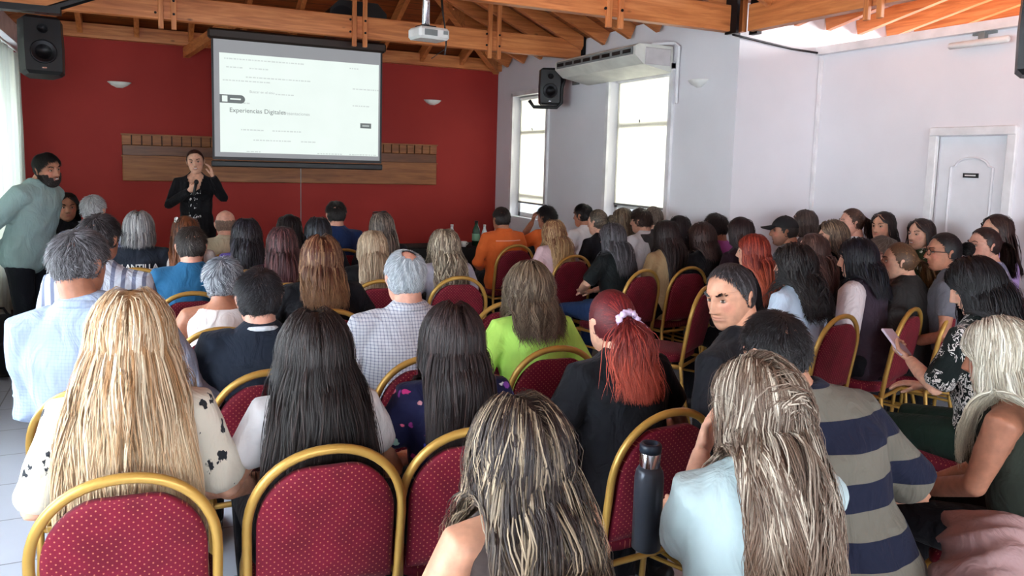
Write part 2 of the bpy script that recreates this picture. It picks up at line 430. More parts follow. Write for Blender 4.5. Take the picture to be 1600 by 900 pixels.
# steel bracket at the alcove corner
t = empty('steel_bracket', (XW-.05, YO-.05, 2.85), label='black steel bracket joining the beams above the alcove corner', cat='bracket')
MB().box((-.09, 0, .25), (.03, .14, .5)).box((.09, -.09, .25), (.05, .1, .5)).build('plate', M_STEEL, t)
MB().box((.02, .0, .3), (.05, .06, .55)).build('wooden_post', M_BEAMZ, t)
beam('diagonal_brace', (.49, YF-.02, 2.99), (.95, 8.1, 3.16), .07, .12, M_BEAMY, 'short pine brace slanting down to the red wall left of the screen')
tag(MB().tube([(4.6, YO-.03, 2.85), (5.3, YO-.02, 2.79), (6.35, YO-.02, 2.76)], .01, 6).build('tie_rod', M_STEEL), 'thin grey tie rod across the bright alcove wall', 'rod')

# windows (frames) with roller blinds
def blind_mat():
    m, nt, b = nmat('cream_roller_blind')
    out = nt.nodes['Material Output']
    d = N(nt, 'ShaderNodeBsdfDiffuse'); tr = N(nt, 'ShaderNodeBsdfTranslucent'); mx = N(nt, 'ShaderNodeMixShader')
    n = N(nt, 'ShaderNodeTexNoise', i_Scale=120.0); nt.links.new(coords(nt, (1, 1, 1)), n.inputs['Vector'])
    c = ramp(nt, n.outputs[0], [(.3, (240, 238, 228)), (.7, (250, 248, 240))])
    nt.links.new(c, d.inputs[0]); nt.links.new(c, tr.inputs[0]); mx.inputs[0].default_value = .62
    nt.links.new(d.outputs[0], mx.inputs[1]); nt.links.new(tr.outputs[0], mx.inputs[2]); nt.links.new(mx.outputs[0], out.inputs[0]); return m
M_BLIND = blind_mat()
M_FRAMEAL = plain('window_frame_paint', (212, 214, 214), .4)
m, nt, b = nmat('clear_glass'); b.inputs['Base Color'].default_value = (.95, .98, 1, 1); b.inputs['Roughness'].default_value = .02
b.inputs['Transmission Weight'].default_value = 1; b.inputs['IOR'].default_value = 1.05; M_GLASS = m
for i, (wn_, zt_) in enumerate(((WIN1, 2.12), (WIN2, 2.14))):
    a0, a1, z0, z1 = wn_
    t = struct(empty('window_%d' % (i+1), (XW+.13, (a0+a1)/2, z0)))
    wd = a1-a0; ht = z1-z0
    fr = MB()
    for s in (-1, 1): fr.box((0, s*(wd/2-.03), ht/2), (.05, .06, ht))
    fr.box((0, 0, .03), (.05, wd, .06)).box((0, 0, ht-.03), (.05, wd, .06)).box((0, 0, zt_-z0), (.05, wd, .05)).box((0, 0, .3), (.05, wd, .04))
    fr.build('window_frame', M_FRAMEAL, t)
    MB().box((0, 0, ht/2), (.006, wd-.1, ht-.1)).build('pane', M_GLASS, t)
    cs = MB()
    for s in (-1, 1): cs.box((-.145, s*(wd/2+.03), ht/2), (.03, .06, ht+.1))
    cs.box((-.145, 0, ht+.03), (.03, wd+.12, .06)); cs.build('casing', M_TRIM, t)
    MB().tube([(-.035, .1, zt_-z0+.03), (-.075, .05, zt_-z0+.05)], .008, 6).build('window_latch', M_GREY, t)
    bl = empty('roller_blind', (XW+.088, (a0+a1)/2, 0), label='cream roller blind glowing with daylight, %s' % ('in the window nearest the red wall' if i == 0 else 'in the window below the air conditioner'), cat='blind')
    zb = (1.16, 1.28)[i]
    MB().box((0, 0, (zb+z1)/2-.02), (.004, wd-.05, z1-zb-.04)).build('blind_fabric', M_BLIND, bl)
    MB().tube([(0, -wd/2+.02, z1-.03), (0, wd/2-.02, z1-.03)], .022, 10).build('roller', M_TRIM, bl)
    MB().box((0, 0, zb-.008), (.014, wd-.05, .022)).build('hem_bar', M_GREY, bl)

# left curtains
def curtain_mat():
    m, nt, b = nmat('sheer_white_curtain'); out = nt.nodes['Material Output']
    d = N(nt, 'ShaderNodeBsdfDiffuse'); tr = N(nt, 'ShaderNodeBsdfTranslucent'); mx = N(nt, 'ShaderNodeMixShader')
    n = N(nt, 'ShaderNodeTexNoise', i_Scale=9.0); nt.links.new(coords(nt, (1, 1, .1)), n.inputs['Vector'])
    c = ramp(nt, n.outputs[0], [(.3, (226, 230, 226)), (.7, (246, 247, 238))])
    nt.links.new(c, d.inputs[0]); nt.links.new(c, tr.inputs[0]); mx.inputs[0].default_value = .55
    nt.links.new(d.outputs[0], mx.inputs[1]); nt.links.new(tr.outputs[0], mx.inputs[2]); nt.links.new(mx.outputs[0], out.inputs[0]); return m
M_CURT = curtain_mat()
def curtain(y0, y1, label):
    n = 90; V = []; F = []
    for j, z in enumerate((.12, 1.0, 1.9, 2.72)):
        for i in range(n):
            y = y0+(y1-y0)*i/(n-1); V.append((XL+.12+.035*math.sin(y*46)*(1-.25*(j == 3))+.012*math.sin(y*17+j), y, z))
    for j in range(3):
        for i in range(n-1): F.append((j*n+i, j*n+i+1, (j+1)*n+i+1, (j+1)*n+i))
    t = empty('curtain', (XL+.12, (y0+y1)/2, .12), label=label, cat='curtain')
    o = mobj('curtain_fabric', V, F, M_CURT, t); o.location = (-(XL+.12), -(y0+y1)/2, -.12)
    md = o.modifiers.new('s', 'SOLIDIFY'); md.thickness = .003
    r = MB().tube([(XL+.12, y0-.05, 2.76), (XL+.12, y1+.05, 2.76)], .014, 8).build('rail', M_WPLAST, t); r.location = o.location
for i, (a, b_) in enumerate(((8.3, 10.2), (5.5, 7.4))):
    curtain(a, b_, ('sheer white curtain beside the red wall corner, at the far end of the left wall', 'sheer white curtain at the left edge behind the standing man')[i])
for i, (a0, a1, z0, z1) in enumerate(LW):
    t = struct(empty('window_%d' % (i+3), (XL-.12, (a0+a1)/2, z0))); fr = MB(); wd = a1-a0; ht = z1-z0
    for s in (-1, 0, 1): fr.box((0, s*(wd/2-.03), ht/2), (.05, .06, ht))
    fr.box((0, 0, .03), (.05, wd, .06)).box((0, 0, ht-.03), (.05, wd, .06)); fr.build('window_frame', M_FRAMEAL, t)
    MB().box((0, 0, ht/2), (.006, wd-.1, ht-.1)).build('pane', M_GLASS, t)
struct(MB().box((XL+.07, (YF+4)/2, 2.92), (.16, YF-4, .2)).build('trim_4', M_TRIM))

# door in the partition
t = struct(empty('door_1', (XD, (DY0+DY1)/2, 0))); wd = DY1-DY0
fr = MB()
for s in (-1, 1): fr.box((-.01, s*(wd/2+.035), DZ/2+.03), (.05, .07, DZ+.06), bev=.006)
fr.box((-.013, 0, DZ+.035), (.056, wd+.13, .068), bev=.006); fr.build('door_frame', M_TRIM, t)
MB().box((.035, 0, DZ/2), (.035, wd-.004, DZ-.006), bev=.004).build('door_leaf', M_DOOR, t)
pm = MB(); pw = wd*.30
def mould(z0, z1, arch):
    pts = [(.014, -pw, z0), (.014, pw, z0), (.014, pw, z1)]
    if arch: pts += [(.014, pw*math.cos(a)*.8, z1+.075*math.sin(a)) for a in np.linspace(.15, math.pi-.15, 11)]
    pts += [(.014, -pw, z1), (.014, -pw, z0)]
    pm.tube(pts, .011, 6, cap=False, up=(1, 0, 0))
mould(1.0, 1.76, True); mould(.2, .85, False); pm.build('door_moulding', M_DOOR, t)
MB().tube([(.01, .2, 1.0), (-.04, .2, 1.0), (-.045, .12, 1.0)], .009, 8).build('door_handle', M_CHROME, t)
s_ = MB().box((.011, 0, 1.70), (.01, .12, .035)).build('door_sign', M_BLACK, t); s_['label'] = 'small black door sign'
MB().box((.004, 0, 1.70), (.004, .085, .01)).build('sign_lettering', M_WPLAST, s_)
struct(MB().box((XD-.01, (3.28+DY0-.07)/2, .05), (.02, DY0-.07-3.28, .1)).build('baseboard_right', M_TRIM))

# wooden boards on the red wall
t = empty('wall_panel', (1.76, YF, 1.35), label='long brown wooden board panel on the red wall behind the screen', cat='panel')
MB().box((0, -.03, .155), (4.0, .05, .30), bev=.008).build('lower_board', M_PANEL, t)
MB().box((0, -.025, .375), (4.0, .04, .13), bev=.008).build('upper_board', wood_mat('darker_board', (84, 44, 22), (110, 62, 32), (128, 74, 40), grain=(1.5, 20, 20)), t)
MB().box((0, -.04, .305), (4.02, .05, .016)).box((0, -.04, .565), (4.02, .05, .016)).build('rail', M_PANEL, t)
sl = MB()
for i in range(36): sl.box((-1.95+i*3.9/35, -.03, .50), (.102, .03, .12), bev=.006)
sl.build('slats', M_PANEL, t); MB().box((0, -.008, .50), (3.98, .014, .12)).build('backing', M_STEEL, t)

# projection screen hanging behind the first tie beam
SY = 8.19
p0 = at_y(333, 60, SY); p1 = at_y(595, 83, SY); q0 = at_y(335, 247, SY); q1 = at_y(593, 256, SY)
sx0, sx1 = (p0[0]+q0[0])/2, (p1[0]+q1[0])/2; sz1 = (p0[2]+p1[2])/2; sz0 = (q0[2]+q1[2])/2
sw, sh = sx1-sx0, sz1-sz0
t = empty('projection_screen', (sx0, SY, sz0), label='large pull-down projection screen showing a web page, in front of the red wall', cat='screen')
def emis(name, c, s):
    m, nt, b = nmat(name); b.inputs['Base Color'].default_value = (.03, .03, .03, 1); b.inputs['Emission Color'].default_value = L4(c); b.inputs['Emission Strength'].default_value = s
    n = N(nt, 'ShaderNodeTexNoise', i_Scale=3.0); nt.links.new(coords(nt), n.inputs['Vector'])
    lo = tuple(int(x*.985) for x in c)
    nt.links.new(ramp(nt, n.outputs[0], [(.3, lo), (.7, c)]), b.inputs['Emission Color']); return m
M_SCGREY = emis('emissive_screen_fabric', (150, 152, 156), .8)  # grey of the lit screen put into the fabric as emission
M_SCBRIGHT = emis('projected_page', (236, 248, 242), .93)
M_SCTXT = emis('projected_grey_text', (176, 184, 182), .9)
M_SCDARK = emis('projected_dark_text', (96, 104, 104), .9)
MB().box((sw/2, 0, sh/2), (sw, .006, sh)).build('screen_fabric', M_SCGREY, t)
bd = MB()
bd.box((-.008, -.002, sh/2), (.02, .008, sh)).box((sw+.008, -.002, sh/2), (.02, .008, sh)).box((sw/2, -.002, .01), (sw+.03, .01, .03))
bd.build('black_border', M_BLACK, t)
MB().box((sw/2, 0, -.045), (sw+.06, .03, .06), bev=.01).build('weight_bar', M_BLACK, t)
MB().box((sw/2, .0, sh+.05), (sw+.1, .09, .1), bev=.02).build('housing', plain('dark_brown_housing', (40, 26, 20), .5), t)
MB().tube([(sw*.5, 0, -.07), (sw*.5, 0, -.8)], .0045, 6).build('pull_rod', M_GREY, t)
pg = MB().box((sw*.51, -.006, sh*.475), (sw*.955, .004, sh*.83)).build('projected_page', M_SCBRIGHT, t)
def sctext(body, u, v, size, mat, nm='page_text'):
    cu = bpy.data.curves.new('txt', 'FONT'); cu.body = body; cu.size = size; cu.extrude = .0005
    o = bpy.data.objects.new('txt', cu); COL.objects.link(o)
    dg = bpy.context.evaluated_depsgraph_get(); me = bpy.data.meshes.new_from_object(o.evaluated_get(dg)); bpy.data.objects.remove(o)
    me.materials.clear(); me.materials.append(mat)
    r = bpy.data.objects.new(nm, me); COL.objects.link(r); r.parent = pg; r.rotation_euler = (H90, 0, 0); r.location = (sw*u, -.0095, sh*(1-v)); return r
sctext('Experiencias Digitales', .085, .60, .062, M_SCDARK, 'page_heading')
sctext('Presentaciones', .39, .60, .045, M_SCTXT)
sctext('Buscar en el sitio', .20, .43, .035, M_SCTXT)
ln = MB(); rng = np.random.default_rng(3)
for (u0, u1, v) in ((.06, .5, .155), (.07, .16, .225), (.2, .3, .225), (.18, .55, .30), (.05, .3, .335), (.82, .98, .34), (.82, .93, .49), (.1, .2, .52), (.15, .28, .745), (.33, .5, .745),
                    (.22, .42, .83), (.5, .58, .83), (.18, .26, .93), (.6, .75, .93), (.8, .96, .93), (.8, .86, .16), (.35, .45, .43)):
    u = u0
    while u < u1:
        l = rng.uniform(.006, .022); ln.box((sw*(u+l/2), -.0095, sh*(1-v)), (sw*l, .001, .012)); u += l+.005
ln.build('page_lines', emis('projected_pale_text', (208, 218, 214), .9), pg)
pill = MB(); pts = [(sw*.032, sh*.475), (sw*.15, sh*.475)]+[(sw*.15+sh*.035*math.sin(a), sh*.51-sh*.035*math.cos(a)) for a in np.linspace(0, math.pi, 9)]+[(sw*.032, sh*.545)]
pill.prism(pts, -.0095, -.011, axis=1); pill.build('menu_pill', M_SCDARK, pg)
MB().box((sw*.06, -.0115, sh*.51), (sw*.03, .001, sh*.05)).box((sw*.12, -.0115, sh*.51), (sw*.06, .001, sh*.012)).build('pill_icon', M_SCBRIGHT, pg)
MB().box((sw*.905, -.0095, sh*.335), (sw*.07, .001, sh*.045)).build('page_button', M_SCDARK, pg)
MB().box((sw*.905, -.0115, sh*.335), (sw*.045, .001, sh*.014)).build('button_text', M_SCTXT, pg)

# hexagonal black loudspeaker behind the middle hangers
t = empty('loudspeaker', (2.06, 8.32, 2.97), label='black loudspeaker cabinet behind the paired hangers above the screen', cat='speaker')
MB().prism([(-.30, 0), (.30, 0), (.30, .26), (.2, .36), (-.2, .36), (-.30, .26)], -.12, .16, axis=1).build('cabinet', M_BLACK, t)
gm = MB(); gm.lathe([(.001, 0), (.12, .0), (.13, .012), (.001, .014)], 24); v = gm.v[0]; gm.v[0] = np.stack([v[:, 0]-.17, -.122-v[:, 2], v[:, 1]+.17], 1)
gm.build('grille', M_STEEL, t)

# air conditioner on the window wall
t = empty('air_conditioner', (XW, 7.1, 2.62), label='long white air conditioner mounted above the right windows', cat='air conditioner')
prof = [(-.02, .0), (-.36, .06), (-.46, .14), (-.46, .225), (-.42, .25), (-.02, .25)]
MB().prism([(p, q) for p, q in prof], -.8, .8, axis=1).build('casing', plain('ac_white', (214, 214, 206), .45), t)
g_ = MB().box((-.458, .0, .185), (.012, 1.52, .075)).build('air_grille', M_GREY, t)
vn = MB()
for i in range(8): vn.box((-.466, -.66+i*.19, .185), (.006, .14, .035))
vn.build('air_slot', M_BLACK, t)
MB().box((-.2, -.806, .14), (.3, .012, .16), bev=.01).build('end_cap', plain('ac_grey_white', (196, 190, 190), .5), t)
MB().tube([(-.2, -.7, .27), (-.03, -.83, .28), (-.03, -.9, .24), (-.03, -.9, -.3)], .015, 8).build('pipe', M_TRIM, t)

# loudspeakers
def loudspeaker(loc, rz, s, label, pitch=0):
    t = empty('loudspeaker', loc, rz, label=label, cat='speaker'); t.rotation_euler = (pitch, 0, rz)
    P = [(-.15, -.12), (.15, -.12), (.19, .02), (.12, .17), (-.12, .17), (-.19, .02)]
    V = []; F = []
    for z, k in ((-.28, .82), (-.25, 1), (.0, 1.04), (.25, 1), (.28, .82)):
        for (x, y) in P: V.append((x*s*k, y*s*k, z*s))
    for j in range(4):
        for i in range(6): F.append((j*6+i, j*6+(i+1) % 6, (j+1)*6+(i+1) % 6, (j+1)*6+i))
    F += [(5, 4, 3, 2, 1, 0), tuple(24+i for i in range(6))]
    mobj('cabinet', V, F, M_BLACK, t, smooth=False)
    for nm, z, r in (('woofer', -.07, .11), ('tweeter', .15, .045)):
        gm = MB(); gm.lathe([(.002, -.012), (r*.35, -.01), (r*.9, .008), (r, .012), (r*1.05, 0)], 24); v = gm.v[0]*s
        gm.v[0] = np.stack([v[:, 0], -.125*s-v[:, 2], v[:, 1]+z*s], 1); gm.build(nm, M_STEEL, t, True)
    MB().box((.0, -.128*s, -.225*s), (.04*s, .006, .012*s)).build('badge', M_CHROME, t)
    return t
loudspeaker(tuple(at_y(65, 74, 6.9)), math.radians(12), .78, 'black loudspeaker high in the left front corner above the curtain', math.radians(-8))
t = empty('speaker_bracket', (-.95, 6.95, 2.75), label='black ceiling bracket above the left loudspeaker', cat='bracket')
MB().box((0, 0, 0), (.8, .12, .05)).tube([(.3, 0, 0), (.62, 0, .14)], .03, 6).build('bracket_arm', M_BLACK, t)
loudspeaker(tuple(at_y(861, 136, 8.35)), math.radians(-32), .78, 'black loudspeaker on a curved arm between the right windows')
a = at_y(893, 120, 8.3)
t = empty('speaker_bracket', (XW, 8.3, 2.4), label='curved black pipe bracket holding the speaker on the window wall', cat='bracket')
MB().tube([(-.03, -.1, .35), (-.16, -.1, .32), (-.2, -.1, .2), (-.2, -.1, .03), (-.26, -.1, -.03), (-.5, .03, -.03), (-.55, .05, .04)], .022, 10, up=(0, 1, 0)).build('pipe', M_BLACK, t, True)
MB().box((-.01, -.1, .35), (.02, .14, .2)).build('wall_plate', M_GREY, t)
loudspeaker(tuple(at_y(1648, 42, 2.25)), math.radians(35), .8, 'black loudspeaker cut off by the right edge, near the ceiling')

q_ = at_y(1648, 42, 2.25)
t = empty('speaker_bracket', (q_[0], q_[1], q_[2]+.2), label='black hanging pole carrying the loudspeaker at the right edge', cat='bracket')
MB().tube([(0, 0, 0), (0, 0, EZ_at(q_[0], q_[1])-q_[2]-.2)], .02, 10).build('pole', M_BLACK, t, True); MB().box((0, 0, .03), (.16, .12, .02)).build('mount_plate', M_STEEL, t)
# uplight sconces
def sconce(loc, rz, label):
    t = empty('wall_light', loc, rz, label=label, cat='wall light', group=None)
    V = []; F = []; n = 13
    for j, (z, k) in enumerate(((-.05, .25), (-.02, .7), (.015, 1.0), (.02, .97))):
        for i in range(n):
            a = math.pi*i/(n-1); V.append((math.cos(a)*.13*k, -math.sin(a)*.09*k, z))
    for j in range(3):
        for i in range(n-1): F.append((j*n+i, j*n+i+1, (j+1)*n+i+1, (j+1)*n+i))
    F.append(tuple(range(n-1, -1, -1))); F.append(tuple(3*n+i for i in range(n)))
    mobj('shade', V, F, M_WPLAST, t, smooth=True)
    MB().box((0, -.008, -.01), (.1, .016, .06)).build('wall_plate', M_GREY, t)
sconce((-.25, YF, 2.51), 0, 'small white half-bowl wall light on the red wall left of the screen')
sconce((3.70, YF, 2.53), 0, 'small white half-bowl wall light on the red wall right of the screen')
sconce((XW, 5.9, 2.50), -H90, 'small white half-bowl wall light on the white wall right of the windows')
t = empty('emergency_light', (XD, 3.82, 2.68), label='white tubular emergency light on the white partition above the door', cat='light')
MB().tube([(-.08, -.22, 0), (-.08, .22, 0)], .025, 10).build('tube', M_WPLAST, t, True)
MB().box((-.03, 0, .05), (.04, .05, .1)).box((-.01, 0, .08), (.02, .18, .03)).build('mount', M_GREY, t)
t = empty('spotlight', (XW-.14, 3.98, 3.0), label='pair of white rectangular lamps fixed to the right tie beam', cat='light')
for s in (-1, 1): MB().box((-.04, s*.035, .02), (.03, .045, .16), bev=.006).build('lamp', M_WPLAST, t)
MB().box((.0, 0, .02), (.04, .14, .05)).build('mount', M_STEEL, t)

# projector
pp = at_y(670, 54, 6.5)
t = empty('projector', tuple(pp), math.radians(8), label='white projector hanging from the ceiling on a chrome pole', cat='projector')
MB().box((0, 0, 0), (.29, .24, .1), bev=.02).build('body', M_WPLAST, t)
MB().box((-.04, -.123, .0), (.12, .006, .05)).box((.1, -.123, .01), (.04, .006, .03)).build('vents', M_GREY, t)
MB().box((.09, .12, .0), (.07, .03, .06), bev=.01).build('lens', M_BLACK, t)
MB().tube([(-.03, 0, .05), (-.03, 0, .9)], .035, 14).build('pole', M_CHROME, t, True)
MB().box((-.03, 0, .06), (.14, .12, .015)).build('mount_plate', M_STEEL, t)
MB().tube([(.03, 0, .9), (.09, .0, .5), (.12, -.02, .2), (.16, -.03, -.02), (.15, -.02, -.16)], .007, 6).tube([(.06, .02, .9), (.14, .02, .3), (.17, .0, -.1), (.03, 0, -.2)], .004, 6).build('cable', M_BLACK, t)
beam('cross_beam', (1.2, 6.55, 3.55), (3.1, 6.55, 3.55), .1, .14, M_BEAMX, 'short pine cross beam carrying the projector pole')
# ------------------------------------------------------------------ people: materials
def attr_mat(name, rough, grain, spec=.4, bumps=.0):
    m, nt, b = nmat(name)
    at = N(nt, 'ShaderNodeAttribute', attribute_name='col')
    n = N(nt, 'ShaderNodeTexNoise', i_Scale=grain, i_Detail=4.0)
    nt.links.new(coords(nt), n.inputs['Vector'])
    g = ramp(nt, n.outputs[0], [(.3, (.82, .82, .82, 1)), (.7, (1.12, 1.1, 1.08, 1))])
    nt.links.new(mixc(nt, 1.0, at.outputs['Color'], g, 'MULTIPLY'), b.inputs['Base Color'])
    b.inputs['Roughness'].default_value = rough; b.inputs['Specular IOR Level'].default_value = spec
    if bumps: bump(nt, b, n.outputs[0], bumps, .003)
    return m
M_SKIN = attr_mat('skin', .5, 35.0, .35, .12)
M_SKIN.node_tree.nodes['Principled BSDF'].inputs['Subsurface Weight'].default_value = .06
M_SKIN.node_tree.nodes['Principled BSDF'].inputs['Subsurface Radius'].default_value = (.02, .008, .004)
def hair_mat():
    m, nt, b = nmat('hair')
    at = N(nt, 'ShaderNodeAttribute', attribute_name='col')
    n = N(nt, 'ShaderNodeTexNoise', i_Scale=1.0, i_Detail=3.0)
    nt.links.new(coords(nt, (9, 1.3, 1), 'UV'), n.inputs['Vector'])
    g = ramp(nt, n.outputs[0], [(.3, (.7, .7, .7, 1)), (.5, (.98, .98, .98, 1)), (.72, (1.25, 1.24, 1.22, 1))])
    nt.links.new(mixc(nt, 1.0, at.outputs['Color'], g, 'MULTIPLY'), b.inputs['Base Color'])
    b.inputs['Roughness'].default_value = .48; b.inputs['Specular IOR Level'].default_value = .35
    bump(nt, b, n.outputs[0], .5, .002)
    return m
M_HAIR = hair_mat()
M_EYE = attr_mat('eye', .15, 5.0)

_fab = {}
def fabric(c, pat=None, c2=None, c3=None, scale=1.0, name=None):
    key = (tuple(c), pat, tuple(c2) if c2 else 0, scale)
    if key in _fab: return _fab[key]
    m, nt, b = nmat(name or ('cloth' if not pat else pat+'_cloth'))
    base = L4(c); dk = tuple(x*.82 for x in base[:3])+(1,)
    n = N(nt, 'ShaderNodeTexNoise', i_Scale=5.0, i_Detail=4.0); nt.links.new(coords(nt), n.inputs['Vector'])
    col = ramp(nt, n.outputs[0], [(.3, dk), (.65, base)])
    if pat == 'stripes':      # wide horizontal
        tc = nt.nodes.new('ShaderNodeTexCoord'); sp = nt.nodes.new('ShaderNodeSeparateXYZ'); nt.links.new(tc.outputs['Object'], sp.inputs[0])
        fr = mathn(nt, 'FRACT', mathn(nt, 'DIVIDE', mathn(nt, 'ADD', sp.outputs[2], .02), scale))
        col = mixc(nt, mathn(nt, 'GREATER_THAN', fr, .5), col, L4(c2))
    elif pat == 'pinstripes':
        tc = nt.nodes.new('ShaderNodeTexCoord'); sp = nt.nodes.new('ShaderNodeSeparateXYZ'); nt.links.new(tc.outputs['Object'], sp.inputs[0])
        fr = mathn(nt, 'FRACT', mathn(nt, 'DIVIDE', sp.outputs[0], scale))
        col = mixc(nt, mathn(nt, 'GREATER_THAN', fr, .6), col, L4(c2))
    elif pat == 'check':
        tc = nt.nodes.new('ShaderNodeTexCoord'); sp = nt.nodes.new('ShaderNodeSeparateXYZ'); nt.links.new(tc.outputs['Object'], sp.inputs[0])
        a = mathn(nt, 'GREATER_THAN', mathn(nt, 'FRACT', mathn(nt, 'DIVIDE', sp.outputs[0], scale)), .72)
        a2 = mathn(nt, 'GREATER_THAN', mathn(nt, 'FRACT', mathn(nt, 'DIVIDE', sp.outputs[2], scale)), .72)
        col = mixc(nt, mathn(nt, 'MULTIPLY', mathn(nt, 'ADD', a, a2), .5), col, L4(c2))
    elif pat in ('floral', 'blotch', 'leaf'):
        v = coords(nt, (1.5, 1.5, 1.0) if not c3 else (1, 1, 1))
        nz = N(nt, 'ShaderNodeTexNoise', i_Scale=(7.0 if c3 else 16.0)*scale, i_Detail=3.0); nt.links.new(v, nz.inputs['Vector'])
        dv = N(nt, 'ShaderNodeVectorMath', operation='MULTIPLY_ADD'); nt.links.new(nz.outputs['Color'], dv.inputs[0]); dv.inputs[1].default_value = ((.14 if c3 else .17)/scale,)*3; nt.links.new(v, dv.inputs[2])
        vo = N(nt, 'ShaderNodeTexVoronoi', i_Scale=11.0*scale); nt.links.new(dv.outputs[0], vo.inputs['Vector'])
        if pat == 'floral':
            k = ramp(nt, vo.outputs['Distance'], [(.30, (1, 1, 1, 1)), (.36, (0, 0, 0, 1))])
            rnd = nt.nodes.new('ShaderNodeSeparateColor'); nt.links.new(vo.outputs['Color'], rnd.inputs[0])
            cc = ramp(nt, rnd.outputs[0], [(.0, c2), (.3, c3 or c2), (.5, (235, 120, 150)), (.65, (60, 150, 120)), (.8, (240, 240, 250)), (.95, (200, 60, 60))]) if c3 else L4(c2)
            k2 = mathn(nt, 'GREATER_THAN', rnd.outputs[1], .28) if c3 else mathn(nt, 'GREATER_THAN', rnd.outputs[1], .5)
            col = mixc(nt, mathn(nt, 'MULTIPLY', k, k2), col, cc)
        else:
            wv = N(nt, 'ShaderNodeTexWave', i_Scale=14.0*scale, i_Distortion=3.0); nt.links.new(dv.outputs[0], wv.inputs['Vector'])
            rnd = nt.nodes.new('ShaderNodeSeparateColor'); nt.links.new(vo.outputs['Color'], rnd.inputs[0])
            k = mathn(nt, 'MULTIPLY', mathn(nt, 'GREATER_THAN', wv.outputs[0], .55), mathn(nt, 'GREATER_THAN', rnd.outputs[0], .5))
            col = mixc(nt, k, col, L4(c2))
    nt.links.new(col, b.inputs['Base Color']) if isinstance(col, bpy.types.NodeSocket) else None
    b.inputs['Roughness'].default_value = .85; b.inputs['Specular IOR Level'].default_value = .2
    b.inputs['Sheen Weight'].default_value = .04
    f1 = N(nt, 'ShaderNodeTexNoise', i_Scale=7.0, i_Detail=3.0, i_Distortion=1.2); nt.links.new(coords(nt, (1.6, 1.6, .8)), f1.inputs['Vector'])
    bump(nt, b, f1.outputs[0], .55, .03)
    _fab[key] = m; return m
M_JEANS = fabric((44, 70, 118), name='denim'); M_DARKPANTS = fabric((22, 22, 28), name='dark_trouser_cloth'); M_GREENPANTS = fabric((26, 46, 38), name='dark_green_trouser_cloth')
M_SHOE = plain('dark_shoe_leather', (28, 24, 24), .5); M_WSHOE = plain('white_shoe', (222, 222, 224), .5)

SKIN = dict(light=(214, 164, 140), mid=(196, 144, 118), tan=(170, 116, 92), pink=(210, 156, 136))

